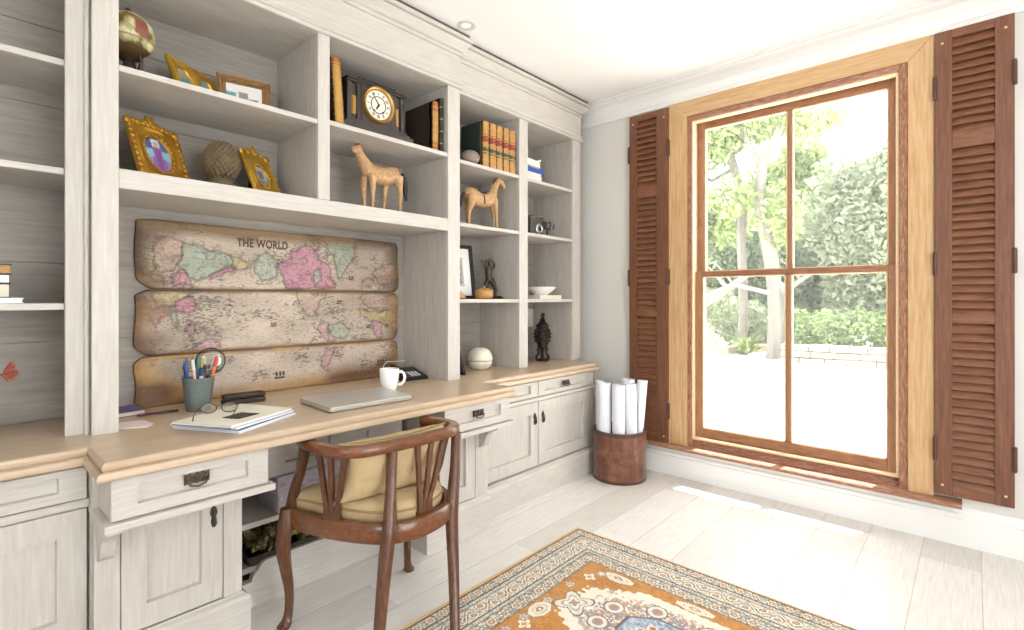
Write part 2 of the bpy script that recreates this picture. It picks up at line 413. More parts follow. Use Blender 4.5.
# skirting board and cornice on the window wall
def run_x(name, prof, x0, x1, mat, **kw):      # prof: (distance out from the wall, z)
    b = B(); b.prism([(YW - d, z) for d, z in prof], 'x', x0, x1)
    return b.obj(name, mat, kind='structure', **kw)
run_x('baseboard_back', [(0, 0), (.024, 0), (.024, .130), (.017, .134), (.017, .141), (.022, .146), (.020, .156), (.013, .160), (.012, .174), (.006, .186), (0, .188)], XB, XR, 'trim_paint')
run_x('trim_1', [(0, 2.568), (.012, 2.568), (.014, 2.588), (.020, 2.596), (.022, 2.640), (.045, 2.672), (.075, 2.688), (.080, 2.700), (.096, 2.704), (.098, CZ), (0, CZ)], XB, XR, 'trim_paint', smooth=25)

# ------------------------------------------------------------------ the window
W = struct('window_1')
def wpart(b, name, mat, **kw): return b.obj(name, mat, W, **kw)
b = B(); b.prism([(-1.572, .222), (-1.443, .222), (-1.443, 2.457), (-1.572, 2.5635)], 'y', YW - .026, YW - .001); wpart(b, 'casing_board', 'pine_v')
b = B(); b.prism([(-.152, .222), (-.256, .222), (-.256, 2.457), (-.152, 2.5635)], 'y', YW - .026, YW - .001); wpart(b, 'casing_board', 'pine_v')
b = B(); b.prism([(-1.5705, 2.565), (-1.4425, 2.459), (-.2565, 2.459), (-.1535, 2.565)], 'y', YW - .0255, YW - .001); wpart(b, 'casing_board', 'pine_h')
for x0, x1 in ((-1.453, -1.413), (-.295, -.253)):
    b = B(); b.box(x0, x1, YW - .018, YW + .06, .215, 2.467, .005); wpart(b, 'stop_moulding', 'peeling_v')
b = B(); b.box(-1.42, -.294, YW - .018, YW + .06, 2.424, 2.467, .005); wpart(b, 'stop_moulding', 'peeling_h')
b = B()
for x0, x1 in ((-1.421, -1.406), (-.309, -.295)): b.box(x0, x1, YW - .008, YW + .05, .275, 2.434, .004)
b.box(-1.42, -.296, YW - .008, YW + .05, 2.416, 2.434, .004); b.box(-1.42, -.296, YW - .008, YW + .03, .272, .288, .004)
wpart(b, 'parting_bead', 'bead_wood')
b = B()   # jamb linings hidden behind the sashes
b.box(OX0, -1.40, YW + .05, YW + .2, OZ0, OZ1); b.box(-.315, OX1, YW + .05, YW + .2, OZ0, OZ1); b.box(-1.40, -.315, YW + .05, YW + .2, 2.44, OZ1)
wpart(b, 'jamb_lining', 'sash_v')
def sash(name, x0, x1, z0, z1, y0, y1, st, tr, brl, xm, mw, extra=None):
    b = B()
    b.box(x0, x0 + st[0], y0, y1, z0, z1, .003); b.box(x1 - st[1], x1, y0, y1, z0, z1, .003)
    if extra: extra(b)
    b.box(xm - mw / 2, xm + mw / 2, y0 + .004, y1 - .004, z0 + brl, z1 - tr, .005)
    o = wpart(b, name, 'sash_v', label=None)
    b = B(); b.box(x0 + st[0], x1 - st[1], y0, y1, z1 - tr, z1, .003); b.obj('top_rail', 'sash_h', o)
    b = B(); b.box(x0 + st[0], x1 - st[1], y0, y1, z0, z0 + brl, .003); b.obj('bottom_rail', 'sash_h', o)
    for xa, xb in ((x0 + st[0], xm - mw / 2), (xm + mw / 2, x1 - st[1])):
        b = B(); b.box(xa - .004, xb + .004, (y0 + y1) / 2 - .002, (y0 + y1) / 2 + .002, z0 + brl - .004, z1 - tr + .004); b.obj('glass_pane', 'window_glass', o)
    b = B()   # putty and glazing bead around each pane
    for xa, xb in ((x0 + st[0], xm - mw / 2), (xm + mw / 2, x1 - st[1])):
        za, zb = z0 + brl, z1 - tr
        for q in ((xa, xa + .007, za, zb), (xb - .007, xb, za, zb), (xa, xb, za, za + .007), (xa, xb, zb - .007, zb)):
            b.box(q[0], q[1], y0 + .006, y1 - .006, q[2], q[3])
    b.obj('glazing_bead', 'bead_wood', o)
    return o
def horns(b):
    for xa in (-1.41, -.336):
        b.prism([(xa, 1.385), (xa + .03, 1.385), (xa + .024, 1.41), (xa + .03, 1.43), (xa + .018, 1.46), (xa + .012, 1.50), (xa, 1.52)], 'y', YW + .035, YW + .075)
sash('upper_sash', -1.41, -.306, 1.375, 2.44, YW + .068, YW + .105, (.050, .042), .062, .030, -.838, .026)
sash('lower_sash', -1.41, -.306, .288, 1.405, YW + .026, YW + .064, (.052, .042), .034, .062, -.835, .028, None)
b = B()   # sloping inner sill board and the deep, weathered stool in front of it
b.prism([(YW + .2, .19), (YW + .2, .30), (YW + .06, .288), (YW + .028, .272), (YW - .004, .218), (YW - .004, .19)], 'x', -1.452, -.26)
wpart(b, 'inner_sill', 'peeling_h')
b = B(); b.prism([(YW + .02, .196), (YW - .074, .196), (YW - .080, .201), (YW - .080, .214), (YW - .073, .220), (YW + .02, .226)], 'x', -1.70, -.045)
wpart(b, 'window_sill', 'peeling_h')
# ------------------------------------------------------------------ louvred shutters, folded back against the wall
def shutter(label, x0, x1, sl, sr, z0, z1, mids, hinge_x):
    t = thing('window_shutter', label, 'shutter', ((x0 + x1) / 2, YW - .02, z0), group='louvred shutters either side of the window')
    ya, yb = YW - .040, YW - .004
    for xa, xb in ((x0, x0 + sl), (x1 - sr, x1)):
        b = B(); b.box(xa, xb, ya, yb, z0, z1, .003); b.obj('stile', 'shutter_v', t)
    rails = [(z0, z0 + .055)] + mids + [(z1 - .042, z1)]
    for a, c in rails:
        b = B(); b.box(x0 + sl, x1 - sr, ya + .002, yb, a, c, .003); b.obj('rail', 'shutter_h', t)
    for (a, c), (d, e) in zip(rails[:-1], rails[1:]):
        b = B(); n = max(1, round((d - c) / .040)); p = (d - c) / n
        for k in range(n):
            zc = c + p * (k + .5)
            M = Matrix.Translation(((x0 + sl + x1 - sr) / 2, (ya + yb) / 2, zc)) @ Matrix.Rotation(math.radians(60), 4, 'X')
            w = (x1 - sr - x0 - sl) / 2 + .002
            b.box(-w, w, -.032, .032, -.003, .003, .002, M)
        b.box(x0 + sl + (x1 - sr - x0 - sl) / 2 - .004, x0 + sl + (x1 - sr - x0 - sl) / 2 + .004, yb - .008, yb - .002, c, d)
        b.obj('louvre_panel', 'shutter_h', t)
    for hx in hinge_x:
        for hz in (z0 + .23, z0 + 1.16, z1 - .28):
            b = B(); b.box(hx - .009, hx + .009, ya - .007, ya + .02, hz - .055, hz + .055, .003)
            b.tube([(hx, ya - .006, hz - .06), (hx, ya - .006, hz + .06)], .007, 8); b.obj('hinge', 'hinge_paint', t)
    for px in (x0 + .03, x1 - .03):
        for pz in (z0 + .05, z1 - .06):
            b = B(); b.lathe([(.006, 0), (.005, .003)], 10, M=Matrix.Translation((px, ya, pz)) @ Matrix.Rotation(PI / 2, 4, 'X')); b.obj('wood_plug', 'bead_wood', t)
    return t
shutter('dark red louvred wooden shutter on the right of the window', -.149, .140, .067, .068, .240, 2.560, [(1.100, 1.143), (1.966, 2.050)], (-.147, .140))
shutter('dark red louvred wooden shutter between grey wall and window, behind the paper bin', -1.872, -1.573, .061, .086, .214, 2.549, [(1.096, 1.146), (1.947, 2.030)], (-1.872, -1.573))

# ================================================================== BUILT-IN FURNITURE
XC, XS = -2.165, -2.215          # front planes of the middle and the side bookcases
XBK = -2.585                     # face of the back boards
ZW = .765                        # worktop height
def panel_front(b, y0, y1, z0, z1, xf, fr=(.055, .055, .055, .055), t=.020, rec=.016, soft=.003):
    """frame-and-panel front facing +x: fr = left, right, bottom, top widths"""
    def R(a, c, d, e, x): return [(x, a, d), (x, c, d), (x, c, e), (x, a, e)]
    i = (y0 + fr[0], y1 - fr[1], z0 + fr[2], z1 - fr[3])
    k = .002
    b.rings([R(y0, y1, z0, z1, xf - t), R(y0, y1, z0, z1, xf - k), R(y0 + k, y1 - k, z0 + k, z1 - k, xf),
             R(*i, xf), R(i[0] + .002, i[1] - .002, i[2] + .002, i[3] - .002, xf - rec * .7), R(i[0] + soft, i[1] - soft, i[2] + soft, i[3] - soft, xf - rec)])
def bail_handle(parent, y, z, x, w=.070, h=.040):
    b = B()
    n = 9; top = []; bot = []
    for k in range(n):
        u = -w / 2 + w * k / (n - 1); s = .004 * (k % 2)
        top.append((y + u, z + h / 2 - s)); bot.append((y + u, z - h / 2 + s + .006))
    b.prism(top + bot[::-1], 'x', x, x + .004)
    for u in (-.36, 0, .36): b.ball((x + .004, y + w * u, z + .004), (.006, .009, .009), 8)
    for k in range(6): b.ball((x + .004, y - w * .42 + w * .84 * k / 5, z + (.008 if k % 2 else -.003)), (.004, .006, .006), 8)
    b.tube([(x + .004, y - w * .40, z + .004), (x + .014, y - w * .40, z - .002), (x + .016, y - w * .3, z - .014), (x + .017, y, z - .020), (x + .016, y + w * .3, z - .014), (x + .014, y + w * .40, z - .002), (x + .004, y + w * .40, z + .004)], .0032, 8)
    return b.obj('drawer_handle', 'bronze', parent, smooth=50)
def drop_pull(parent, y, z, x, h=.075):
    b = B()
    b.prism([(y, z + h / 2), (y + .009, z + h * .36), (y + .012, z + .010), (y + .006, z - .004), (y + .009, z - .018), (y + .004, z - h / 2), (y - .004, z - h / 2), (y - .009, z - .018), (y - .006, z - .004), (y - .012, z + .010), (y - .009, z + h * .36)], 'x', x, x + .004)
    b.tube([(x + .004, y, z + .018), (x + .013, y, z + .012), (x + .014, y, z - .006), (x + .013, y, z - .022), (x + .010, y, z - .034)], [.003, .004, .0055, .0075, .003], 8)
    b.ball((x + .006, y, z + .02), (.006, .006, .008), 8)
    return b.obj('door_pull', 'bronze', parent, smooth=50)

# ---- base cabinet, left
def base_cabinet(label, y0, y1, split, left_fr, right_end, loc, skip=False):
    t = thing('base_cabinet', label, 'cabinet', loc)
    xd = -2.03
    b = B(); b.box(XB, xd - .022, y0, y1, .172, .70); b.obj('carcass', 'wash_v', t)
    b = B(); b.prism([(XB, 0), (-1.988, 0), (-1.988, .148), (-1.994, .160), (-2.008, .166), (-2.010, .170), (XB, .170)], 'y', y0, y1); b.obj('plinth', 'wash_h', t)
    b = B(); b.prism([(XB, .580), (xd + .004, .580), (xd + .008, .585), (xd + .008, .598), (xd + .002, .604), (XB, .604)], 'y', y0, y1 + (.0 if not right_end else .0)); b.obj('mid_rail', 'wash_h', t)
    return t
LB = base_cabinet('whitewashed base cabinet with drawer and door left of the desk', -.64, .288, None, None, False, (-2.3, -.2, 0))
RB = base_cabinet('whitewashed base cabinet with two doors between desk and paper bin', 1.956, 3.112, None, None, True, (-2.3, 2.5, 0))
def drawer(t, y0, y1, z0, z1, xf, fr, handle=None, depth=.3):
    b = B(); panel_front(b, y0, y1, z0, z1, xf, fr)
    d = b.obj('drawer', 'wash_h', t)
    if handle: bail_handle(d, handle[0], handle[1], xf - (.009 if len(handle) < 3 else 0))
    return d
def door(t, y0, y1, z0, z1, xf, fr, pull=None):
    b = B(); panel_front(b, y0, y1, z0, z1, xf, fr)
    d = b.obj('door', 'wash_v', t)
    if pull: drop_pull(d, pull[0], pull[1], xf)
    return d
drawer(LB, -.225, .284, .606, .704, -2.03, (.066, .066, .030, .022), (.03, .655))
drawer(LB, -.636, -.230, .606, .704, -2.03, (.066, .066, .030, .022))
door(LB, -.225, .284, .176, .576, -2.03, (.07, .07, .075, .078), (-.195, .45))
door(LB, -.636, -.230, .176, .576, -2.03, (.07, .07, .075, .078))
drawer(RB, 1.962, 2.481, .608, .704, -2.03, (.066, .066, .026, .020))
drawer(RB, 2.486, 3.106, .608, .704, -2.03, (.066, .066, .026, .020), (2.775, .658, 1))
door(RB, 1.962, 2.481, .176, .577, -2.03, (.07, .07, .075, .075), (2.447, .475))
door(RB, 2.486, 3.050, .176, .577, -2.03, (.07, .07, .075, .075), (2.527, .475))
b = B(); b.box(-2.06, -2.03, 3.053, 3.110, .172, .577, .002); b.obj('end_stile', 'wash_v', RB)

# ---- the two pedestals that carry the desk top
def pedestal(label, y0, y1, dy0, dy1, corbel_y, door_y, pull_y, handle_y, loc):
    t = thing('desk_pedestal', label, 'cabinet', loc)
    xp = -1.95
    b = B(); b.box(XB + .0, xp - .022, y0, y1, .172, .711); b.box(xp - .03, xp, y0, door_y[0] - .002, .172, .562, .002); b.box(xp - .03, xp, door_y[1] + .002, y1, .172, .562, .002)
    b.obj('carcass', 'wash_v', t)
    b = B()
    pr = lambda o: [(XB, y0 - o if corbel_y > 1 else y0), (xp + o, y0 - o if corbel_y > 1 else y0), (xp + o, y1 + o if corbel_y < 1 else y1), (XB, y1 + o if corbel_y < 1 else y1)]
    b.rings([[(x, y, z) for x, y in pr(o)] for o, z in ((.022, 0), (.022, .150), (.016, .160), (.004, .168), (.002, .171))]); b.obj('plinth', 'wash_h', t)
    b = B(); b.box(-2.025, -1.822, dy0, dy1, .588, .711, .002); b.obj('drawer_case', 'wash_v', t)
    b = B(); b.box(-2.025, -1.783, dy0 - .018, dy1 + .018, .564, .586, .003); b.obj('ledge', 'wash_h', t)
    drawer(t, dy0, dy1, .589, .711, -1.80, (.062, .066, .036, .030), (handle_y, .657))
    door(t, door_y[0], door_y[1], .176, .560, xp, (.066, .066, .075, .060), (pull_y, .47))
    b = B()
    b.prism([(-1.95, .564), (-1.815, .564), (-1.812, .548), (-1.835, .540), (-1.868, .530), (-1.892, .505), (-1.905, .470), (-1.915, .452), (-1.935, .436), (-1.95, .432)], 'y', corbel_y - .018, corbel_y + .018)
    b.obj('corbel', 'wash_v', t)
    b = B(); b.box(-1.95, -1.845, corbel_y + (.02 if corbel_y < 1 else -.075), corbel_y + (.075 if corbel_y < 1 else -.02), .546, .564, .003); b.obj('corbel_cap', 'wash_v', t)
    return t
pedestal('whitewashed desk pedestal with drawer and door left of the chair', .289, .705, .304, .736, .314, (.354, .642), .612, .520, (-2.2, .5, 0))
pedestal('whitewashed desk pedestal with drawer and corbel right of the chair', 1.545, 1.954, 1.525, 1.966, 1.905, (1.60, 1.86), 1.63, 1.745, (-2.2, 1.75, 0))

# ---- low unit at the back of the knee hole
KH = thing('kneehole_unit', 'whitewashed recessed shelf unit in the knee hole under the desk', 'shelf unit', (-2.4, 1.1, 0))
b = B(); b.box(-2.598, XBK, .706, 1.543, 0, .712); b.box(XBK, -2.125, .727, .745, .16, .712); b.box(XBK, -2.125, 1.505, 1.522, .16, .712); b.obj('carcass', 'grey_v', KH)
b = B(); b.box(XBK, -2.105, .745, 1.505, .318, .340, .002); b.obj('shelf', 'wash_h', KH)
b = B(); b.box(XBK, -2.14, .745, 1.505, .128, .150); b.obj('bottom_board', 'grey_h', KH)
b = B(); b.box(XBK, -2.128, .745, 1.505, .490, .712); panel_front(b, .747, 1.120, .500, .712, -2.105, (.18, .06, .045, .105)); panel_front(b, 1.125, 1.503, .500, .712, -2.105, (.06, .18, .045, .105)); b.obj('drawer', 'wash_h', KH)
b = B()
pts = [(.730, 0), (1.52, 0), (1.52, .168), (.865, .168), (.845, .162), (.832, .150), (.826, .136), (.814, .128), (.806, .118), (.802, .100), (.730, .096)]
b.prism(pts, 'x', -2.15, -2.118); b.obj('plinth', 'wash_h', KH)

# ---- continuous worktop: stepped outline with a moulded front edge
def wt(o): return [(XB, -.66), (-2.0 - o, -.66), (-2.0 - o, .268 + o), (-1.772 - o, .268 + o), (-1.772 - o, 1.990 - o), (-2.0 - o, 1.990 - o), (-2.0 - o, 3.150 - o), (XB, 3.215 - o)]
b = B()
prof = [(.022, .712), (.005, .7125), (.001, .716), (0, .722), (.001, .730), (.004, .7355), (.009, .738), (.0165, .7385), (.0185, .740), (.0150, .7425), (.0135, .747), (.0138, .755), (.0165, .761), (.022, .7642), (.028, ZW)]
b.rings([[(x, y, z) for x, y in wt(o)] for o, z in prof])
tag(b.obj('worktop', 'oak_top', smooth=22), 'pale oak worktop running along the wall and stepping forward as the desk', 'worktop')

# ---- bookcases above the worktop
ZB = 2.41                        # underside of the frieze
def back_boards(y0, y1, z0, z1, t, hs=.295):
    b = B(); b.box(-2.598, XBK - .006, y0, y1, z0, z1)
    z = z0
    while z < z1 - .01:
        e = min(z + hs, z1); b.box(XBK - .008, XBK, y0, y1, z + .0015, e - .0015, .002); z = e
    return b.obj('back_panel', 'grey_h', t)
def upright(t, y0, y1, z0, z1, xf, name='upright'):
    b = B(); b.box(XBK, xf - .020, y0, y1, z0, z1); o = b.obj(name, 'grey_v', t)
    b = B(); b.box(xf - .022, xf, y0, y1, z0, z1, .003); b.obj('face_stile', 'wash_v', o)
    return o
def shelf(t, y0, y1, ztop, xf, th=.022, mat='wash_h'):
    b = B(); b.box(XBK, xf - .004, y0, y1, ztop - th, ztop, .003); return b.obj('shelf', mat, t)
def entablature(t, y0, y1, xf, ret0, ret1):
    # frieze board, architrave bead and crown; ret = returns round the end
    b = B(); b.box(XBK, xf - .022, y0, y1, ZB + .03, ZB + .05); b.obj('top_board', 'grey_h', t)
    b = B(); b.box(xf - .022, xf + .004, y0, y1, ZB, 2.69, .002); b.box(XBK, xf - .02, y1 - .02, y1, ZB + .02, 2.70); b.obj('frieze', 'wash_h', t)
    b = B()
    def L(o, z): return [(XBK, y0 - (o if ret0 else 0), z), (xf + o, y0 - (o if ret0 else 0), z), (xf + o, y1 + (o if ret1 else 0), z), (XBK, y1 + (o if ret1 else 0), z)]
    b.rings([L(o, z) for o, z in ((.0, 2.408), (.012, 2.408), (.016, 2.412), (.016, 2.421), (.007, 2.423), (.007, 2.430), (.012, 2.432), (.012, 2.442), (.006, 2.448), (.004, 2.456), (0, 2.458))]); b.obj('architrave', 'wash_h', t)
    b = B()
    b.rings([L(o, z) for o, z in ((.0, 2.594), (.012, 2.594), (.014, 2.598), (.014, 2.608), (.006, 2.610), (.006, 2.616), (.016, 2.622), (.024, 2.634), (.044, 2.658), (.046, 2.662), (.040, 2.663), (.040, 2.668), (.056, 2.670), (.060, 2.674), (.060, 2.688), (.0, 2.688))])
    b.obj('crown', 'wash_h', t, smooth=15)
    b = B(); b.rings([L(o, z) for o, z in ((.040, 2.6885), (.040, CZ - .0005))]); b.obj('shadow_strip', 'gap_shade', t)  # dark strip standing in for the shade between crown and ceiling
SH = (2.03, 1.668, 1.212)
# left bay
t = BL = thing('bookcase', 'whitewashed open bookcase cut off by the left edge, left of the desk', 'bookcase', (-2.4, -.2, ZW))
back_boards(-.64, .334, ZW, 2.70, t)
b = B(); b.box(XS - .022, XS, .2535, .3145, ZW, ZB + .01, .003); b.obj('face_stile', 'wash_v', t)
upright(t, -.64, -.58, ZW, ZB + .01, XS)
for z in (2.016, 1.655, 1.206): shelf(t, -.58, .333, z, XS - .020)
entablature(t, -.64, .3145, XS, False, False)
# middle bay
t = BM = thing('bookcase', 'whitewashed open bookcase over the desk, holding clock, frames and wooden map', 'bookcase', (-2.4, 1.1, ZW))
back_boards(.336, 1.946, ZW, 2.70, t)
b = B(); b.box(XBK, XC - .020, .336, .387, ZW, ZB + .01); o = b.obj('upright', 'grey_v', t)
b = B(); b.box(XC - .024, XC, .315, .387, ZW, ZB + .01, .003); b.obj('face_stile', 'wash_v', o)
b = B(); b.tube([(XS + .008, .3085, ZW), (XS + .008, .3085, ZB)], .0085, 10); b.obj('bead', 'wash_v', o, smooth=50)
upright(t, 1.857, 1.946, ZW, ZB + .01, XC)
upright(t, 1.100, 1.157, 1.668, ZB + .01, XC, 'divider')
shelf(t, .387, 1.100, 2.024, XC, .022); shelf(t, 1.157, 1.857, 2.034, XC, .022)
b = B(); b.box(XBK, XC - .001, .387, 1.857, 1.600, 1.668, .003); b.obj('bridge_shelf', 'wash_h', t)
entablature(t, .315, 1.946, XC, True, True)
# right bay
t = BR = thing('bookcase', 'whitewashed two-column bookcase between the desk and the window wall', 'bookcase', (-2.4, 2.6, ZW))
back_boards(1.947, 3.21, ZW, 2.70, t)
upright(t, 1.9465, 1.975, ZW, ZB + .01, XS); upright(t, 2.514, 2.600, ZW, ZB + .01, XS, 'divider'); upright(t, 3.112, 3.214, ZW, ZB + .01, XS)
for z in (2.036, 1.668, 1.220):
    shelf(t, 1.975, 2.514, z, XS); shelf(t, 2.600, 3.112, z, XS)
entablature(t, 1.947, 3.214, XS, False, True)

# ================================================================== WOODEN WORLD MAP
MAP=[('G',[(0.676,1.452),(0.722,1.46),(0.754,1.447),(0.803,1.44),(0.873,1.428),(0.883,1.379),(0.832,1.355),(0.783,1.336),(0.736,1.303),(0.703,1.318),(0.667,1.373)]),('M',[(0.64,1.31),(0.667,1.342),(0.685,1.338),(0.708,1.297),(0.712,1.279),(0.649,1.28)]),('P',[(0.567,1.313),(0.593,1.324),(0.612,1.304),(0.601,1.286),(0.572,1.288)]),('M',[(0.783,1.331),(0.812,1.348),(0.873,1.362),(0.893,1.376),(0.888,1.346),(0.822,1.327),(0.788,1.318)]),('Y',[(0.873,1.425),(0.903,1.419),(0.969,1.383),(0.935,1.365),(0.893,1.357),(0.883,1.384)]),('Y',[(0.526,1.356),(0.543,1.392),(0.58,1.389),(0.584,1.339),(0.559,1.323),(0.53,1.327)]),('B',[(0.584,1.475),(0.627,1.489),(0.676,1.462),(0.667,1.379),(0.645,1.341),(0.593,1.339),(0.572,1.393)]),('G',[(0.982,1.393),(1.007,1.423),(1.04,1.437),(1.086,1.41),(1.089,1.339),(1.063,1.321),(1.007,1.308),(0.987,1.342)]),('M',[(1.086,1.392),(1.145,1.425),(1.158,1.462),(1.232,1.49),(1.296,1.484),(1.316,1.423),(1.363,1.387),(1.397,1.292),(1.39,1.281),(1.139,1.279),(1.104,1.352)]),('G',[(1.273,1.365),(1.309,1.379),(1.316,1.316),(1.29,1.303),(1.264,1.327)]),('G',[(1.336,1.536),(1.519,1.543),(1.519,1.461),(1.475,1.392),(1.425,1.332),(1.401,1.363),(1.39,1.453),(1.347,1.495)]),('B',[(1.641,1.379),(1.705,1.424),(1.791,1.421),(1.798,1.322),(1.737,1.306),(1.665,1.311)]),('P',[(1.564,1.323),(1.602,1.337),(1.641,1.318),(1.625,1.29),(1.571,1.292)]),('Y',[(0.567,1.248),(0.662,1.259),(0.719,1.25),(0.676,1.223),(0.649,1.187),(0.584,1.183)]),('M',[(0.649,1.201),(0.685,1.232),(0.726,1.234),(0.726,1.176),(0.699,1.161),(0.654,1.175)]),('P',[(0.526,1.199),(0.567,1.181),(0.62,1.177),(0.619,1.157),(0.589,1.143),(0.576,1.103),(0.552,1.149),(0.522,1.172)]),('G',[(0.514,1.221),(0.538,1.228),(0.544,1.201),(0.518,1.198)]),('G',[(0.627,1.172),(0.662,1.167),(0.671,1.12),(0.654,1.1),(0.636,1.136)]),('P',[(0.689,1.103),(0.719,1.108),(0.728,1.065),(0.699,1.056)]),('P',[(0.774,1.073),(0.824,1.077),(0.83,1.047),(0.783,1.052)]),('P',[(0.715,0.992),(0.74,1.02),(0.774,1.034),(0.812,1.031),(0.84,0.992),(0.754,0.979)]),('B',[(1.182,1.26),(1.356,1.262),(1.309,1.196),(1.273,1.166),(1.296,1.136),(1.251,1.137),(1.2,1.197)]),('G',[(1.356,1.075),(1.418,1.099),(1.487,1.057),(1.439,1.0),(1.383,1.014)]),('P',[(1.307,1.106),(1.352,1.088),(1.356,1.031),(1.383,0.988),(1.339,1.006),(1.309,1.058)]),('B',[(1.549,1.235),(1.641,1.263),(1.771,1.267),(1.805,1.243),(1.805,1.157),(1.641,1.164),(1.564,1.195)]),('P',[(1.625,1.092),(1.701,1.108),(1.689,0.997),(1.649,0.999)]),('Y',[(1.541,1.168),(1.641,1.15),(1.801,1.143),(1.801,1.093),(1.737,1.067),(1.625,1.099),(1.556,1.128)]),('P',[(1.32,0.922),(1.356,0.954),(1.407,0.958),(1.366,0.89),(1.352,0.845),(1.325,0.866)])]
MC = dict(G=lin('#a5b5a4'), M=lin('#c4809d'), P=lin('#c99aa4'), Y=lin('#c6b684'), B=lin('#c2a595'))
def mapcol(Y, Z, yl, yr, zb, zt):
    wob = (vnoise(Y, Z, 30, 30, 5) - .5) * .022; wob2 = (vnoise(Y, Z, 28, 33, 6) - .5) * .022
    wob += (vnoise(Y, Z, 90, 90, 7) - .5) * .008
    Yw, Zw = Y + wob, Z + wob2
    base = lin('#c3b3a2') * np.ones(Y.shape + (1,))
    n = vnoise(Y, Z, 6, 14, 1)[..., None]; base = base * (.78 + .40 * n)
    # printed sea writing and soundings: small dark specks
    sp = (vnoise(Y, Z, 85, 220, 8) * vnoise(Y, Z, 14, 20, 9)); base = np.where((sp > .44)[..., None], base * .48, base); base = np.where(((vnoise(Y, Z, 120, 200, 14) > .80) & (vnoise(Y, Z, 9, 12, 15) > .45))[..., None], base * .6, base)
    for k, p in MAP:
        ins = inpoly(Yw, Zw, p); d = edgedist(Yw, Zw, p)
        edge = d < .006
        c = MC[k] * (.85 + .3 * vnoise(Y, Z, 40, 40, 11))[..., None]
        base = np.where(ins[..., None], base * .32 + c * .68, base)
        base = np.where((edge & (d > .0))[..., None], base * .62, base)
    iso = (np.abs(vnoise(Y, Z, 34, 34, 16) - .5) < .035) | (np.abs(vnoise(Y, Z, 60, 60, 17) - .5) < .03)
    land = np.zeros(Y.shape, bool)
    for k, p in MAP: land |= (edgedist(Yw, Zw, p) < .025) | inpoly(Yw, Zw, p)
    base = np.where((iso & land)[..., None], base * .70, base)
    base = np.where((land & (vnoise(Y, Z, 110, 160, 18) > .72))[..., None], base * .72, base)
    lines = ((np.abs((Y * 9) % 1 - .5) < .012) | (np.abs((Z * 9.5 + .2) % 1 - .5) < .014)); base = np.where(lines[..., None], base * .86, base)
    # scorched wood rim: brown where the print has worn off
    e = np.minimum(np.minimum(Y - yl, yr - Y) * 1.0, 9)
    ez = np.minimum(Z - zb, zt - Z)
    wear = np.clip(1 - e / (.05 + .12 * vnoise(Y, Z, 5, 20, 12)), 0, 1) ** .8; wear = np.maximum(wear, np.clip(1 - ez / (.010 + .020 * vnoise(Y, Z, 12, 3, 13)), 0, 1))
    return base, wear
def plank(t, nm, zb, zt, ends, seed, burn, dark, pale):
    nu, nv = 520, 116
    s = np.linspace(0, 1, nu)[None, :]; v = np.linspace(0, 1, nv)[:, None]
    ch = lambda r: np.clip((r - np.abs(v - .5) * 2 + 1 - r) , 0, 1)
    def side(v, c0, c1, d, sd):  # chamfered, uneven end
        k = np.maximum(np.clip((c0 - v) / c0, 0, 1), np.clip((v - 1 + c1) / c1, 0, 1)) ** 1.5
        return d * k + .0035 * np.sin(v * 7 + sd)
    yl = ends[0] + side(v, *ends[2], seed); yr = ends[1] - side(v, *ends[3], seed + 2)
    Y = yl + (yr - yl) * s; zt_ = zt + .0015 * np.sin(s * 9 + seed); zb_ = zb + .0012 * np.sin(s * 11 + seed * 2)
    Z = zb_ + (zt_ - zb_) * v
    base, wear = mapcol(Y, Z, yl, yr, zb_, zt_)
    g_ = vnoise(Y, Z, 7, 11, 40 + seed)[..., None]; g_ = np.clip((g_ - .35) * 3, 0, 1); brown = (lin(dark) * (1 - g_) + lin(pale) * g_) * (.75 + .5 * vnoise(Y, Z, 4, 60, 20 + seed))[..., None]
    if burn: wear = np.maximum(wear, burn(Y, Z))
    w = wear[..., None]; cols = base * (1 - w) + brown * w
    xf = -2.558 - .004 * np.clip(1 - np.minimum(s, 1 - s) * 60, 0, 1) - .004 * np.clip(1 - np.minimum(v, 1 - v) * 30, 0, 1)
    X = xf * np.ones_like(Y)
    bm = bmesh.new()
    vs = [[bm.verts.new((X[j, i], Y[j, i], Z[j, i])) for i in range(nu)] for j in range(nv)]
    for j in range(nv - 1):
        for i in range(nu - 1): bm.faces.new((vs[j][i], vs[j][i + 1], vs[j + 1][i + 1], vs[j + 1][i]))
    loop = [vs[0][i] for i in range(nu)] + [vs[j][-1] for j in range(1, nv)] + [vs[-1][i] for i in range(nu - 2, -1, -1)] + [vs[j][0] for j in range(nv - 2, 0, -1)]
    bk = [bm.verts.new((XBK + .002, p.co.y, p.co.z)) for p in loop]
    m = len(loop)
    for i in range(m): bm.faces.new((loop[i], bk[i], bk[(i + 1) % m], loop[(i + 1) % m]))
    bm.faces.new(bk)
    bmesh.ops.translate(bm, verts=bm.verts[:], vec=-Vector(t.location))
    me = bpy.data.meshes.new(nm); bm.to_mesh(me); bm.free()
    n0 = nu * nv; allc = np.tile(lin('#5b3a20'), (n0 + m, 1)); allc[:n0] = cols.reshape(-1, 3)
    set_cols(me, allc)
    return finish(me, nm, 'map_paint', t, True)
WM = thing('world_map', 'antique world map printed on three rough wooden boards above the desk', 'map', (-2.575, 1.16, ZW))
p1 = plank(WM, 'board', 1.262, 1.556, (.514, 1.806, (.16, .03, .05), (.12, .12, .022)), 1, lambda Y, Z: np.clip((Z - 1.553 + .055 + .06 * vnoise(Y, Z, 4, 3, 31) - (Y > 1.0) * .02) / .045, 0, 1) * .85 + np.clip((Y - 1.5) / .3, 0, 1) * (vnoise(Y, Z, 5, 9, 32) > .55) * .5, '#4f351f', '#7b6038')
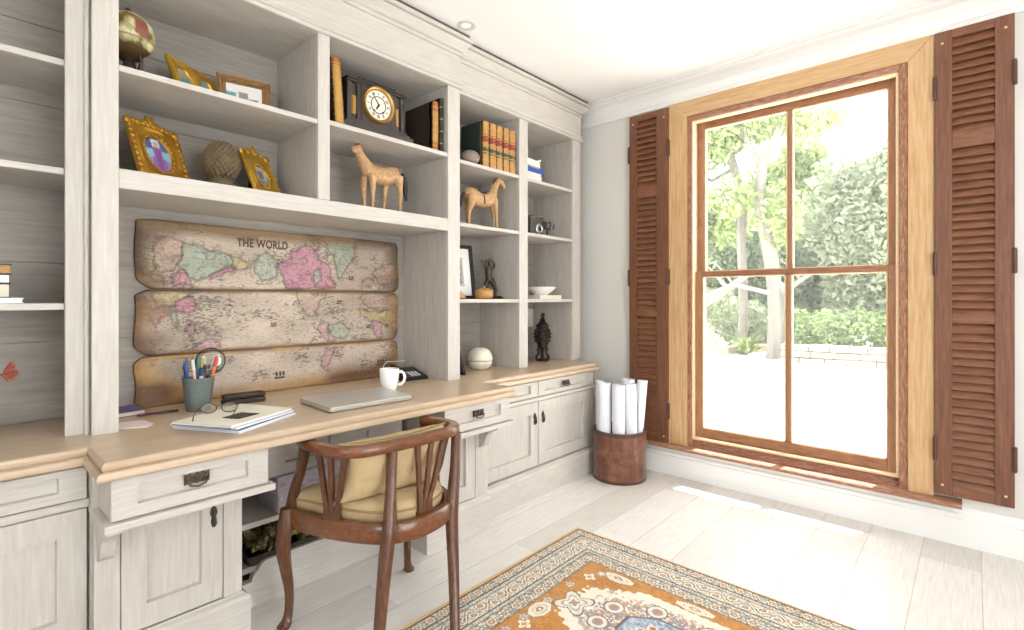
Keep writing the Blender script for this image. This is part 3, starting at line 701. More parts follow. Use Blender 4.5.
plank(WM, 'board', .981, 1.259, (.512, 1.804, (.16, .10, .045), (.2, .12, .03)), 3, lambda Y, Z: (np.abs(Z - 1.165 - .006 * np.sin(Y * 8)) < .0022) * (Y > 1.42) * .9, '#5f4226', '#937044')
plank(WM, 'board', ZW + .001, .978, (.512, 1.800, (.12, .14, .03), (.1, .12, .03)), 5, lambda Y, Z: np.clip((.812 + .06 * vnoise(Y, Z, 5, 3, 33) + np.clip(.72 - Y, 0, 1) * .5 + np.clip(Y - 1.35, 0, 1) * .20 - Z) / .06, 0, 1) * .9, '#6b4623', '#ab8144')
# title lettering along the top board
cu = bpy.data.curves.new('title', 'FONT'); cu.body = 'THE WORLD'; cu.size = .052; cu.extrude = .0006; cu.space_character = 1.08; cu.offset = .0014
to = bpy.data.objects.new('tmp_title', cu); COL.objects.link(to)
dg = bpy.context.evaluated_depsgraph_get(); me = bpy.data.meshes.new_from_object(to.evaluated_get(dg)); bpy.data.objects.remove(to)
w = max(v.co.x for v in me.vertices); sc_ = .238 / w
me.transform(Matrix(((0, 0, 1, 0), (sc_, 0, 0, 0), (0, .040 / max(v.co.y for v in me.vertices), 0, 0), (0, 0, 0, 1))))
me.transform(Matrix.Translation((-2.5574 + 2.575, .902 - 1.16, 1.468 - ZW)))
o = finish(me, 'title_lettering', 'ink', WM, False); o['label'] = 'dark printed title THE WORLD'
for y, z, sc in ((1.49, 1.33, 1), (1.60, 1.06, .9), (1.68, .845, 1.6), (.80, .900, 1.5), (1.10, .835, 1.6), (1.07, 1.09, .9), (1.42, 1.20, .9), (1.72, .70 + .36, .8)):
    b = B(); b.prism([(y - .018 * sc, z), (y + .018 * sc, z), (y + .013 * sc, z - .006 * sc), (y - .013 * sc, z - .006 * sc)], 'x', -2.5585, -2.5572)
    for k in (-.011, 0, .010): b.prism([(y + k * sc, z + .001), (y + (k + .006) * sc, z + .004 * sc), (y + (k + .005) * sc, z + .014 * sc), (y + k * sc, z + .018 * sc), (y + (k - .002) * sc, z + .01 * sc)], 'x', -2.5585, -2.5572)
    b.obj('ship_print', 'ink', WM)

# ================================================================== THINGS ON THE SHELVES
def remesh(o, vox, smooth=6):
    m = o.modifiers.new('fuse', 'REMESH'); m.mode = 'VOXEL'; m.voxel_size = vox; m.use_smooth_shade = True
    if smooth:
        k = o.modifiers.new('soft', 'SMOOTH'); k.iterations = smooth; k.factor = 0.5
    return o
def lean(deg, z0=0): return Matrix.Translation((0, 0, z0)) @ Matrix.Rotation(-math.radians(deg), 4, 'Y')
def rectloop(w, h, n=48):
    """points of a rectangle by angle, corners included"""
    out = []; q = n // 4
    c = [(w / 2, -h / 2), (w / 2, h / 2), (-w / 2, h / 2), (-w / 2, -h / 2)]
    for k in range(4):
        a, b_ = c[k], c[(k + 1) % 4]
        for i in range(q):
            t = i / q; out.append((a[0] + (b_[0] - a[0]) * t, a[1] + (b_[1] - a[1]) * t))
    return out
def ovalloop(w, h, n=48):
    return [(w / 2 * math.cos(-PI / 4 + 2 * PI * i / n), h / 2 * math.sin(-PI / 4 + 2 * PI * i / n)) for i in range(n)]
def ringframe(b, outer, inner, cy, cz, d, ridge, M):
    """moulded frame between an outer and an inner loop: front faces +x, depth d"""
    n = len(outer)
    def L(t, x): return [tuple(M @ Vector((x, cy + o[0] * (1 - t) + i[0] * t, cz + o[1] * (1 - t) + i[1] * t))) for o, i in zip(outer, inner)]
    prof = [(1, 0), (0, 0), (0, d * .7), (.08, d), (.25, d * .72), (.45, d * .72 + ridge), (.7, d * .6), (.9, d * .75), (1, d * .35), (1, 0)]
    b.rings([L(t, x) for t, x in prof], False, False)
def paint_patch(name, parent, loop, cy, cz, x, M, fn, label=None, res=26):
    """flat picture filling a loop, coloured by fn(u, v) with u, v in -1..1"""
    bm = bmesh.new(); hw = max(abs(p[0]) for p in loop); hh = max(abs(p[1]) for p in loop); rows = []
    for j in range(res + 1):
        r = j / res
        rows.append([bm.verts.new(M @ Vector((x, cy + p[0] * r, cz + p[1] * r))) for p in loop] if j else [bm.verts.new(M @ Vector((x, cy, cz)))])
    n = len(loop)
    for i in range(n): bm.faces.new((rows[0][0], rows[1][i], rows[1][(i + 1) % n]))
    for j in range(1, res):
        for i in range(n): bm.faces.new((rows[j][i], rows[j + 1][i], rows[j + 1][(i + 1) % n], rows[j][(i + 1) % n]))
    me = bpy.data.meshes.new(name); bm.to_mesh(me); bm.free()
    cols = [fn(0, 0)]
    for j in range(1, res + 1):
        for p in loop: cols.append(fn(p[0] * j / res / hw, p[1] * j / res / hh))
    set_cols(me, np.array(cols))
    return finish(me, name, 'picture_paint', parent, False, label=label)
def ornaments(b, w, h, M, n, r, crest=True, rnd=None):
    rnd = rnd or random.Random(2)
    for k in range(n):
        t = k / n * 4; s = int(t); f = t - s
        c = [(w / 2, -h / 2), (w / 2, h / 2), (-w / 2, h / 2), (-w / 2, -h / 2)]
        a, q = c[s], c[(s + 1) % 4]
        y = (a[0] + (q[0] - a[0]) * f) * .93; z = h / 2 + (a[1] + (q[1] - a[1]) * f) * .94
        b.ball((.014, y, z), (.007, r * rnd.uniform(.7, 1.2), r * rnd.uniform(.7, 1.2)), 8, M)
    if crest:
        b.ball((.010, 0, h + .012), (.010, .018, .020), 10, M)
        for s in (-1, 1):
            b.ball((.010, s * .026, h + .004), (.009, .018, .011), 8, M); b.ball((.010, s * .048, h - .002), (.008, .014, .008), 8, M)
            b.ball((.011, s * .012, h + .028), (.007, .008, .009), 8, M)
            for q in (0.02, h - .012): b.ball((.011, s * (w / 2 - .010), q), (.010, .017, .017), 8, M)
def easel(t, w, h, M, z=.0, mat='black_satin'):
    b = B(); b.box(-.004, .002, -w / 2 + .004, w / 2 - .004, .003, h - .004, M=M)
    b.obj('backing_board', mat, t, world=False)
    p = M @ Vector((-.005, 0, h * .66)); b = B(); b.prism([(p.x, p.z), (p.x - .006, p.z + .004), (p.x - .045, .0), (p.x - .037, .0)], 'y', -.025, .025); b.obj('easel_strut', mat, t, world=False)
def lady(u, v):
    r = (abs(u) < .34 + .18 * (-v > .2)) and v < .45
    if abs(u + .02) < .30 and .40 < v < .86: return lin('#b9a08c') if abs(u) < .18 and v < .74 else lin('#cfc6cf')
    if r: return lin('#7d4f8f') if abs(u) < .2 else lin('#8e62a0')
    if v > .25: return lin('#4f5c86')
    return lin('#86b2bd') if v > -.25 else lin('#8f8aa6')
def greyport(u, v):
    if abs(u) < .45 and -.2 < v < .55: return lin('#6d7088')
    return lin('#aeb4bd') if v > -.3 else lin('#7c8a8c')
def seaview(u, v): return lin('#9a917c') if v > .2 + .3 * u else lin('#4f8f86')
def seaview2(u, v): return lin('#57a08e') if v < .3 else lin('#7aa6a0')
def garden(u, v):
    if v < -.45: return lin('#7f7a62')
    if u < -.45 and v < .35: return lin('#5fa3a3')
    if abs(u + .05) < .25 and v < .45: return lin('#8a8a86')
    if u > .2 and v < .05 and abs(u - .5) < .25: return lin('#6d7a55')
    return lin('#e9e7e2')
# --- gold frame with a purple lady, lower shelf
def oval_frame(label, loc, rz, w, h, ow, oh, tilt, mat, fn, crest=True, n=40, piclabel=None, group=None):
    t = thing('picture_frame', label, 'picture frame', loc, rz, group)
    M = lean(tilt)
    b = B(); ringframe(b, rectloop(w, h), ovalloop(ow, oh), 0, h / 2, .016, .006, M); ornaments(b, w, h, M, n, .010, crest)
    for k in range(22):
        a = 2 * PI * k / 22; b.ball((.013, math.cos(a) * (ow / 2 + .008), h / 2 + math.sin(a) * (oh / 2 + .008)), (.004, .006, .006), 6, M)
    b.obj('frame', mat, t, smooth=50, world=False)
    paint_patch('picture', t, ovalloop(ow + .004, oh + .004), 0, h / 2, .0045, M, fn, piclabel)
    easel(t, w, h, M)
    return t
oval_frame('ornate gold frame with oval picture of a lady in purple', (-2.335, .565, 1.668), math.radians(30), .222, .245, .110, .142, 19, 'gold', lady, piclabel='oval picture of a lady in a purple dress')
oval_frame('plain gold frame with small grey oval portrait, right of the carved artichoke', (-2.37, .975, 1.668), math.radians(30), .178, .236, .070, .102, 24, 'gold_light', greyport, n=16, piclabel='small oval grey portrait')
# --- gold double frame on the top shelf
t = thing('picture_frame', 'gold double frame with two small oval sea pictures on the top shelf', 'picture frame', (-2.40, .715, 2.024), math.radians(33))
M = lean(23)
b = B()
for c in (-.062, .062): ringframe(b, rectloop(.124, .185), ovalloop(.072, .118), c, .0925, .016, .004, M)
b.obj('frame', 'gold_light', t, smooth=50, world=False)
paint_patch('picture', t, ovalloop(.076, .122), -.062, .0925, .0045, M, seaview, 'grey and green oval picture'); paint_patch('picture', t, ovalloop(.076, .122), .062, .0925, .0045, M, seaview2, 'green oval picture')
easel(t, .248, .185, M)
# --- brown carved frame
t = thing('picture_frame', 'brown carved frame with pale garden photograph on the top shelf', 'picture frame', (-2.42, .885, 2.024), math.radians(-12))
M = lean(7); b = B(); ringframe(b, rectloop(.215, .190), rectloop(.145, .120), 0, .095, .018, .006, M); ornaments(b, .2, .175, M, 64, .008, False); b.obj('frame', 'antique_gold', t, smooth=50, world=False)
paint_patch('picture', t, rectloop(.149, .124), 0, .095, .005, M, garden, 'pale photograph of trees'); easel(t, .215, .190, M)
# --- painted egg globe on a dark foot
t = thing('painted_globe', 'painted green and gold globe on dark ornate stand at top left', 'ornament', (-2.35, .448, 2.024))
b = B(); b.lathe([(.052, 0), (.056, .006), (.05, .014), (.03, .022), (.02, .034), (.03, .046), (.018, .060), (.014, .085), (.034, .096), (.040, .104)], 20)
for k in range(3):
    a = 2 * PI * k / 3 + .5; b.tube([(.03 * math.cos(a), .03 * math.sin(a), .03), (.055 * math.cos(a), .055 * math.sin(a), .05), (.062 * math.cos(a), .062 * math.sin(a), .08), (.05 * math.cos(a), .05 * math.sin(a), .108)], [.010, .008, .006, .004], 8)
b.obj('stand', 'bronze', t, smooth=True, world=False)
bm = bmesh.new(); bmesh.ops.create_uvsphere(bm, u_segments=64, v_segments=40, radius=.084, matrix=Matrix.Translation((0, 0, .186)))
cols = []
for v in bm.verts:
    p = (v.co - Vector((0, 0, .186))) / .084; a = math.atan2(p.y, p.x); q = mnoise.noise(p * 2.2); c = lin('#a9a56f')
    if q > .12: c = lin('#d5cfae')
    if q < -.2: c = lin('#6a5328')
    if abs((a - .35) / .32) < 1 and abs(p.z - .12) < .34: c = lin('#8a4c42')
    if abs(p.z + .32) < .05 or abs(p.z - .52) < .04: c = lin('#9a7a34')
    if p.z < -.62: c = lin('#5a4326')
    cols.append(c)
me = bpy.data.meshes.new('globe'); bm.to_mesh(me); bm.free(); set_cols(me, np.array(cols)); finish(me, 'globe', 'globe_paint', t, 'all')
b = B(); b.lathe([(.016, .266), (.012, .272), (.006, .276), (.009, .282), (.002, .290)], 14); b.obj('finial', 'bronze', t, smooth=True, world=False)
# --- carved artichoke
t = thing('carved_artichoke', 'round brown carved artichoke on a low foot between two gold frames', 'ornament', (-2.38, .778, 1.668))
b = B(); b.lathe([(.050, 0), (.052, .008), (.047, .020), (.043, .048), (.046, .054), (.051, .060)], 28); b.obj('foot', 'carved_stone', t, smooth=True, world=False)
b = B(); R = lambda z: .073 * math.sqrt(max(0, 1 - ((z - .142) / .084) ** 2)) * (1 + .12 * (.142 - z) / .08)
b.lathe([(R(z) * .94 if R(z) > .004 else .004, z) for z in [.060 + .165 * k / 14 for k in range(15)]], 28)
for j in range(13):
    z = .066 + j * .0120; r = R(z); n = max(5, int(r * 2 * PI / .021))
    for k in range(n):
        a = 2 * PI * (k + .5 * (j % 2)) / n
        sl = math.atan2(z - .142, .08)
        T = Matrix.Rotation(a, 4, 'Z') @ Matrix.Translation((r * .95, 0, z)) @ Matrix.Rotation(-sl * .8, 4, 'Y')
        b.ball((0, 0, 0), (.005, .0095, .012), 7, T)
b.obj('scales', 'carved_stone', t, smooth=60, world=False)

# --- books
def book(label, loc, th, h, d, cover, spine, rz=0, tilt=0, group=None, bands=5, labels=(), name='book', gilt=True):
    """upright book, spine towards +x; loc is the spine's foot centre"""
    t = thing(name, label, 'book', loc, rz, group)
    M = Matrix.Rotation(math.radians(tilt), 4, 'X')
    b = B(); c = .0035
    b.box(-d, -.004, -th / 2, -th / 2 + c, 0, h, .001, M); b.box(-d, -.004, th / 2 - c, th / 2, 0, h, .001, M)
    b.obj('cover', cover, t, world=False)
    b = B(); n = 8; prof = []
    for k in range(n + 1):
        a = -PI / 2 + PI * k / n; prof.append((-.012 + .016 * math.cos(a), th / 2 * math.sin(a)))
    poly = prof + [(-.030, th / 2), (-.030, th / 2 - .004), (-.014, th / 2 - .004), (-.014, -th / 2 + .004), (-.030, -th / 2 + .004), (-.030, -th / 2)]
    b.prism(poly, 'z', .001, h - .001, M)
    o = b.obj('spine', spine, t, smooth=40, world=False)
    b = B()
    for k in range(bands):
        z = h * (k + .75) / (bands + .5)
        pr = [(x * 1.0 + .0022, y * 1.03) for x, y in prof]; b.prism(pr + [(-.01, th / 2), (-.01, -th / 2)], 'z', z - .003, z + .003, M)
    b.obj('raised_band', 'gilt' if gilt else spine, o, smooth=40, world=False)
    for z0, z1, m in labels:
        b = B(); pr = [(x + .0012, y * .96) for x, y in prof]; b.prism(pr + [(-.01, th / 2 * .9), (-.01, -th / 2 * .9)], 'z', z0, z1, M); b.obj('title_label', m, o, smooth=40, world=False)
        b = B()   # gilt rules above and below the title
        for q in (z0 + .004, (z0 + z1) / 2, z1 - .004): b.prism([(x + .0019, y * .7) for x, y in prof] + [(-.008, th * .3), (-.008, -th * .3)], 'z', q - .0018, q + .0018, M)
        b.obj('gilt_lettering', 'gilt', o, smooth=40, world=False)
    b = B(); b.box(-d + .006, -.012, -th / 2 + c, th / 2 - c, .005, h - .005, 0, M); b.obj('page_block', 'page', t, world=False)
    return t
VG = 'tan leather volumes on the top shelf'
order = ['leftmost of five matching tan leather volumes, its green side board showing', 'second from left of five matching tan leather volumes', 'middle one of five matching tan leather volumes', 'fourth from left of five matching tan leather volumes', 'rightmost of five matching tan leather volumes, against the white post']
v0 = book(order[0], (-2.228, 2.222, 2.036), .060, .280, .20, 'book_green', 'leather_tan', labels=((.150, .200, 'leather_red'), (.078, .118, 'leather_green')), bands=5, group=VG, tilt=0)
for k in range(1, 5): dup(v0, order[k], (-2.228 + .002 * (k % 2), 2.222 + .0613 * k, 2.036))
book('tall slim book with gilt spine left of the black clock', (-2.225, 1.243, 2.034), .050, .325, .19, 'book_brown', 'book_orange', tilt=4, labels=((.03, .29, 'gilt'),), bands=9)
book('pale book squeezed between the gilt book and the white divider', (-2.235, 1.180, 2.034), .030, .26, .17, 'leather_tan', 'leather_tan', bands=4)
book('brown-sided book with orange leather spine right of the clock', (-2.200, 1.800, 2.034), .044, .275, .25, 'book_brown', 'book_orange', labels=((.05, .22, 'leather_tan'),), bands=6)
book('near-black book against the white post right of the clock', (-2.195, 1.840, 2.034), .026, .305, .23, 'black_satin', 'black_satin', bands=4, gilt=True)
# --- mantel clock
t = thing('mantel_clock', 'black mantel clock with round brass-rimmed dial on stepped base', 'clock', (-2.35, 1.482, 2.034))
b = B()
for (hw, x1, z0, z1) in ((.205, .098, 0, .052), (.192, .088, .052, .066), (.178, .078, .066, .082)): b.box(-.085, x1, -hw, hw, z0, z1, .003)
b.obj('base', 'clock_black', t, world=False)
b = B(); b.box(-.075, .052, -.165, .165, .082, .268, .003)
b.box(-.075, .070, -.094, .094, .082, .276, .003)
for s in (-1, 1):
    for q in (.104, .158): b.box(.048, .066, s * q - .012, s * q + .012, .084, .268, .003)
b.obj('case', 'clock_black', t, world=False)
b = B()
for (hw, x1, z0, z1) in ((.172, .074, .266, .276), (.180, .084, .276, .284), (.165, .066, .284, .292), (.110, .076, .292, .300)): b.box(-.08, x1, -hw, hw, z0, z1, .002)
b.obj('cornice', 'clock_black', t, world=False)
RY = Matrix.Rotation(PI / 2, 4, 'Y')
DM = Matrix.Translation((.070, 0, .184)) @ RY @ Matrix.Scale(1.10, 4)
b = B(); b.lathe([(.086, 0), (.086, .010), (.080, .018), (.074, .016), (.068, .010), (.066, .004)], 40, M=DM, cap=False); b.obj('bezel', 'clock_brass', t, smooth=True, world=False)
b = B(); b.lathe([(.070, .0), (.070, .006), (.0001, .006)], 40, M=DM, cap=False); d = b.obj('dial', 'clock_face', t, world=False)
b = B(); b.lathe([(.041, .006), (.041, .0075), (.037, .0075), (.037, .006)], 32, M=DM, cap=False)
for k in range(12):
    a = 2 * PI * k / 12; n = (1, 2, 3, 2, 1, 2, 3, 3, 2, 1, 2, 3)[k]
    for q in range(n):
        T = Matrix.Translation((.0775, 0, .184)) @ Matrix.Scale(1.10, 4) @ Matrix.Rotation(-a, 4, 'X'); w0 = (q - (n - 1) / 2) * .0055
        b.box(0, .0008, w0 - .0014, w0 + .0014, .046, .060, 0, T)
b.obj('numerals', 'black', d, world=False)
b = B()
for a, l, w in ((35, .048, .0022), (150, .034, .003)):
    T = Matrix.Translation((.0795, 0, .184)) @ Matrix.Rotation(math.radians(a), 4, 'X'); b.prism([(-w, -.008), (w, -.008), (w * 1.6, l * .6), (0, l), (-w * 1.6, l * .6)], 'x', 0, .001, T)
b.ball((.0805, 0, .184), .005, 8)
for s in (-.026, .026): b.lathe([(.006, .006), (.006, .008)], 10, M=Matrix.Translation((.070, s, .152)) @ RY)
b.obj('hands', 'black', d, world=False)
for s in (-1, 1):
    b = B(); b.box(.0525, .056, s * .126 - .014, s * .126 + .014, .112, .205, .002); b.box(.055, .059, s * .126 - .010, s * .126 + .010, .12, .197, .003); b.obj('brass_inlay', 'clock_brass', t, world=False)

# --- carved wooden horses
def horse(label, loc, X0, body, rbody, neck, rneck, legs, tail, ears, mane, vox):
    t = thing('wooden_horse', label, 'figurine', loc)
    sh = lambda p, dx=0: (dx, p[0] - loc[1], p[1] - loc[2])
    b = B(); b.tube([sh(p) for p in body], rbody, 12, flat=1.25); b.tube([sh(p) for p in neck], rneck, 10, flat=1.1)
    for pts, rr, dx in legs: b.tube([sh(p, dx) for p in pts], rr, 8)
    for p, dx, r in ears: b.ball(sh(p, dx), (r * .6, r * .7, r * 1.3), 8)
    o = b.obj('body', 'horse_wood', t, world=False); remesh(o, vox, 4)
    b = B(); b.tube([sh(p) for p in tail[0]], tail[1], 8); b.obj('tail', 'dark_tail', t, smooth=True, world=False)
    b = B(); b.tube([sh(p) for p in mane[0]], mane[1], 8); b.obj('mane', 'dark_tail', t, smooth=True, world=False)
    return t
L1 = (-2.33, 1.54, 1.668)
horse('tall pale wooden horse figure standing under the mantel clock', L1, 0,
      [(1.448, 1.866), (1.470, 1.876), (1.51, 1.872), (1.55, 1.872), (1.59, 1.884), (1.622, 1.894), (1.645, 1.885)], [.018, .037, .039, .037, .038, .037, .018],
      [(1.470, 1.875), (1.440, 1.915), (1.418, 1.945), (1.404, 1.968), (1.396, 1.992), (1.386, 1.986), (1.372, 1.974), (1.364, 1.968)], [.040, .031, .026, .022, .022, .019, .015, .010],
      [([(1.466, 1.865), (1.470, 1.80), (1.468, 1.765), (1.468, 1.70), (1.466, 1.672), (1.460, 1.670)], [.024, .016, .012, .009, .011, .010], .024),
       ([(1.448, 1.855), (1.442, 1.79), (1.446, 1.755), (1.450, 1.70), (1.450, 1.672), (1.444, 1.670)], [.022, .015, .012, .009, .011, .010], -.022),
       ([(1.628, 1.885), (1.634, 1.83), (1.642, 1.795), (1.640, 1.74), (1.638, 1.70), (1.636, 1.672)], [.030, .022, .014, .010, .009, .011], .022),
       ([(1.600, 1.87), (1.578, 1.82), (1.574, 1.79), (1.572, 1.74), (1.568, 1.70), (1.566, 1.672)], [.028, .020, .014, .010, .009, .011], -.024)],
      ([(1.668, 1.910), (1.682, 1.885), (1.688, 1.84), (1.690, 1.80), (1.696, 1.762)], [.008, .012, .014, .012, .005]),
      [((1.400, 2.016), .010, .009), ((1.400, 2.014), -.012, .009)],
      ([(1.410, 2.000), (1.424, 1.975), (1.440, 1.945), (1.462, 1.918)], [.005, .008, .008, .004]), .0055)
L2 = (-2.30, 2.25, 1.668)
horse('smaller saddled wooden horse figure below the tan leather volumes', L2, 0,
      [(2.112, 1.848), (2.13, 1.860), (2.17, 1.860), (2.22, 1.845), (2.27, 1.842), (2.32, 1.858), (2.350, 1.872), (2.366, 1.870)], [.020, .038, .040, .037, .036, .036, .030, .014],
      [(2.335, 1.872), (2.352, 1.915), (2.368, 1.950), (2.390, 1.980), (2.415, 1.990), (2.438, 1.978), (2.460, 1.958), (2.466, 1.948)], [.034, .028, .024, .021, .020, .018, .013, .009],
      [([(2.345, 1.86), (2.356, 1.80), (2.360, 1.76), (2.364, 1.71), (2.366, 1.672)], [.024, .016, .012, .009, .012], .022),
       ([(2.345, 1.86), (2.366, 1.80), (2.380, 1.76), (2.376, 1.71), (2.382, 1.672)], [.022, .015, .012, .009, .012], -.022),
       ([(2.140, 1.86), (2.140, 1.80), (2.122, 1.755), (2.118, 1.71), (2.122, 1.672)], [.034, .024, .013, .010, .012], .022),
       ([(2.150, 1.86), (2.162, 1.80), (2.146, 1.755), (2.148, 1.71), (2.156, 1.672)], [.032, .022, .013, .010, .012], -.022)],
      ([(2.108, 1.876), (2.090, 1.860), (2.078, 1.82), (2.074, 1.775)], [.006, .010, .012, .004]),
      [((2.400, 2.010), .010, .009), ((2.400, 2.010), -.010, .009)],
      ([(2.385, 2.000), (2.366, 1.975), (2.350, 1.945), (2.336, 1.912)], [.005, .009, .010, .005]), .006)
hs = [o for o in bpy.data.objects if o.name.startswith('wooden_horse')][-1]
b = B(); b.tube([(0, -.06, .232), (0, -.045, .228), (0, -.02, .216), (0, .005, .212), (0, .025, .224), (0, .034, .236)], [.006, .016, .026, .026, .018, .006], 10, flat=.5)
b.tube([(.036, -.012, .20), (.040, -.012, .17), (.036, -.006, .145)], .004, 6); b.obj('saddle', 'dark_tail', hs, smooth=True, world=False)

# --- right-hand bookcase, small things
t = B(); bm_ = t; t.ball((0, 0, .043), (.050, .062, .043), 24)
for v in t.bm.verts: v.co += v.co * .03 * mnoise.noise(v.co * 30)
o = t.obj('egg_stone', 'stone_egg', None, smooth='all'); o.location = (-2.262, 2.118, 2.036); tag(o, 'smooth greyish stone egg in front of the green book board', 'ornament')
t = thing('picture_frame', 'black framed print leaning behind the wooden bowl', 'picture frame', (-2.45, 2.19, 1.220), math.radians(-4)); M = lean(8)
b = B(); ringframe(b, rectloop(.27, .355), rectloop(.225, .31), 0, .1775, .018, .002, M); b.obj('frame', 'black_satin', t, world=False)
paint_patch('picture', t, rectloop(.229, .314), 0, .1775, .004, M, lambda u, v: lin('#5d5d5b') if abs(u) < .38 and abs(v) < .5 and (int(u * 9) + int(v * 11)) % 2 else (lin('#a7a6a1') if abs(u) < .5 and abs(v) < .6 else lin('#e7e5df')), 'grey print in a white mount'); easel(t, .27, .355, M)
t = thing('wooden_bookend', 'small tan wooden wedge leaning in front of the black framed print', 'ornament', (-2.30, 2.05, 1.220))
b = B(); b.prism([(-.035, 0), (.055, 0), (.045, .012), (-.025, .075), (-.045, .075)], 'x', -.02, .02); b.obj('wedge', 'box_wood', t, world=False); b = B(); b.box(-.021, .021, -.05, .056, -.0, .006, .001); b.obj('base', 'dark_iron', t, world=False)
t = thing('lidded_box', 'round turned wooden box with lid beside the dark figure', 'box', (-2.335, 2.305, 1.220))
b = B(); b.lathe([(.042, 0), (.050, .004), (.057, .018), (.059, .034), (.057, .046), (.050, .046)], 32); b.obj('bowl', 'box_wood', t, smooth=True, world=False)
b = B(); b.lathe([(.060, .046), (.060, .051), (.050, .060), (.028, .068), (.012, .071), (.006, .074), (.009, .080), (.005, .086), (.001, .087)], 32); b.obj('lid', 'box_wood', t, smooth=True, world=False)
t = thing('golfer_figure', 'dark bronze figure of a golfer swinging a club', 'figurine', (-2.40, 2.43, 1.220))
b = B(); s = lambda y, z, x=0: (x, y - 2.43, z - 1.220)
b.tube([s(2.452, 1.238, .02), s(2.462, 1.28, .018), s(2.440, 1.325, .016), s(2.424, 1.352, .010)], [.010, .013, .016, .020], 8)
b.tube([s(2.396, 1.238, -.02), s(2.392, 1.28, -.018), s(2.404, 1.322, -.014), s(2.416, 1.352, -.008)], [.010, .013, .016, .020], 8)
b.tube([s(2.420, 1.34), s(2.412, 1.375), s(2.410, 1.405), s(2.416, 1.43), s(2.420, 1.442)], [.022, .022, .026, .026, .010], 10)
b.ball(s(2.420, 1.458), (.014, .013, .017), 10)
b.tube([s(2.440, 1.425, .012), s(2.455, 1.45, .014), s(2.436, 1.474, .012), s(2.412, 1.482, .006)], [.010, .009, .008, .009], 8)
b.tube([s(2.396, 1.425, -.008), s(2.388, 1.45, -.006), s(2.396, 1.472, -.002), s(2.412, 1.482, .004)], [.010, .009, .008, .009], 8)
for f in ((2.448, .026), (2.392, -.014)): b.ball(s(f[0], 1.234, f[1]), (.018, .010, .008), 8)
remesh(b.obj('body', 'bronze', t, world=False), .0035, 3)
b = B(); b.tube([s(2.420, 1.482, .004), s(2.385, 1.478, .004), s(2.350, 1.470, .004)], [.0028, .0026, .0026], 6); b.ball(s(2.347, 1.470, .004), (.006, .006, .008), 8); b.obj('club', 'bronze', t, world=False)
b = B(); b.prism([(-.055, -.05), (.055, -.05), (.06, .06), (.04, .125), (-.02, .125), (-.055, .07)], 'z', 0, .008); b.tube([s(2.458, 1.236, .02), s(2.50, 1.234, .025), s(2.545, 1.231, .02)], [.010, .008, .005], 8); b.obj('base', 'dark_iron', t, world=False)
# ball on the worktop
t = thing('ceramic_ball', 'round cream ceramic ball with a dark seam on the worktop', 'ornament', (-2.370, 2.305, ZW))
b = B(); b.lathe([(.030, 0), (.050, .006), (.066, .020), (.0765, .040), (.0795, .055), (.0785, .0565)], 40); b.obj('lower_half', 'cream_ball', t, smooth='all', world=False)
b = B(); b.lathe([(.0785, .0585), (.0805, .060), (.081, .072), (.077, .094), (.068, .114), (.052, .130), (.030, .140), (.0005, .143)], 40); b.obj('upper_half', 'cream_ball', t, smooth='all', world=False)
b = B(); b.lathe([(.079, .0562), (.0785, .0588)], 40); b.obj('seam', 'dark_iron', t, world=False)
t = thing('picture_frame', 'black frame leaning edge-on against the post beside the cream ball', 'picture frame', (-2.335, 2.075, ZW), math.radians(82)); M = lean(17)
b = B(); ringframe(b, rectloop(.16, .20), rectloop(.12, .16), 0, .10, .014, .002, M); b.obj('frame', 'black_satin', t, world=False)
paint_patch('picture', t, rectloop(.124, .164), 0, .10, .004, M, lambda u, v: lin('#8d8d8b') if (u * u + v * v) < .5 else lin('#4c4c4b')); b = B(); b.box(-.004, .002, -.076, .076, .003, .196, M=M); b.obj('backing_board', 'black_satin', t, world=False)
# second column
BG = 'papers and books stacked flat on the top right shelf'
def flat_book(label, loc, dx, dy, h, cover, page='page', rz=0, group=None, cat='book'):
    t = thing('flat_book', label, cat, loc, rz, group)
    b = B(); b.box(-dx / 2, dx / 2, -dy / 2, dy / 2, 0, .003, .001); b.box(-dx / 2, dx / 2, -dy / 2, dy / 2, h - .003, h, .001); b.box(-dx / 2, dx / 2, -dy / 2, -dy / 2 + .003, 0, h, .001); b.obj('cover', cover, t, world=False)
    b = B(); b.box(-dx / 2 + .004, dx / 2 - .004, -dy / 2 + .003, dy / 2 - .004, .003, h - .003); b.obj('page_block', page, t, world=False)
    return t
flat_book('pale grey book at the bottom of the stack on the top right shelf', (-2.36, 2.69, 2.036), .24, .19, .030, 'paper_edge')
flat_book('white book under the blue one in the top right stack', (-2.35, 2.69, 2.066), .22, .18, .024, 'paper_cool')
flat_book('bright blue book in the stack on the top right shelf', (-2.345, 2.70, 2.090), .22, .19, .032, 'blue_cover', 'blue_cover')
flat_book('pale blue-grey folder on the blue book, top right shelf', (-2.36, 2.685, 2.122), .22, .17, .014, 'navy_card', 'paper')
t = thing('paper_stack', 'cream paper stack with curled end on the blue books', 'papers', (-2.35, 2.69, 2.136), .1)
b = B(); b.box(-.10, .10, -.085, .085, 0, .040, .002); b.obj('sheets', 'cream_card', t, world=False); b = B(); b.prism([(-.085, .041), (.05, .041), (.095, .048), (.105, .064), (.098, .068), (.086, .054), (.05, .047), (-.085, .047)], 'x', -.095, .095); b.obj('curled_sheet', 'paper', t, world=False)
t = thing('vintage_camera', 'old folding camera with lens standing on the second right shelf', 'camera', (-2.31, 2.76, 1.668))
b = B(); b.box(-.045, .045, -.075, .065, 0, .135, .005); b.obj('body', 'camera_leather', t, smooth=True, world=False)
b = B()
for zz in (.012, .124): b.box(.0445, .047, -.073, .063, zz - .004, zz + .004)
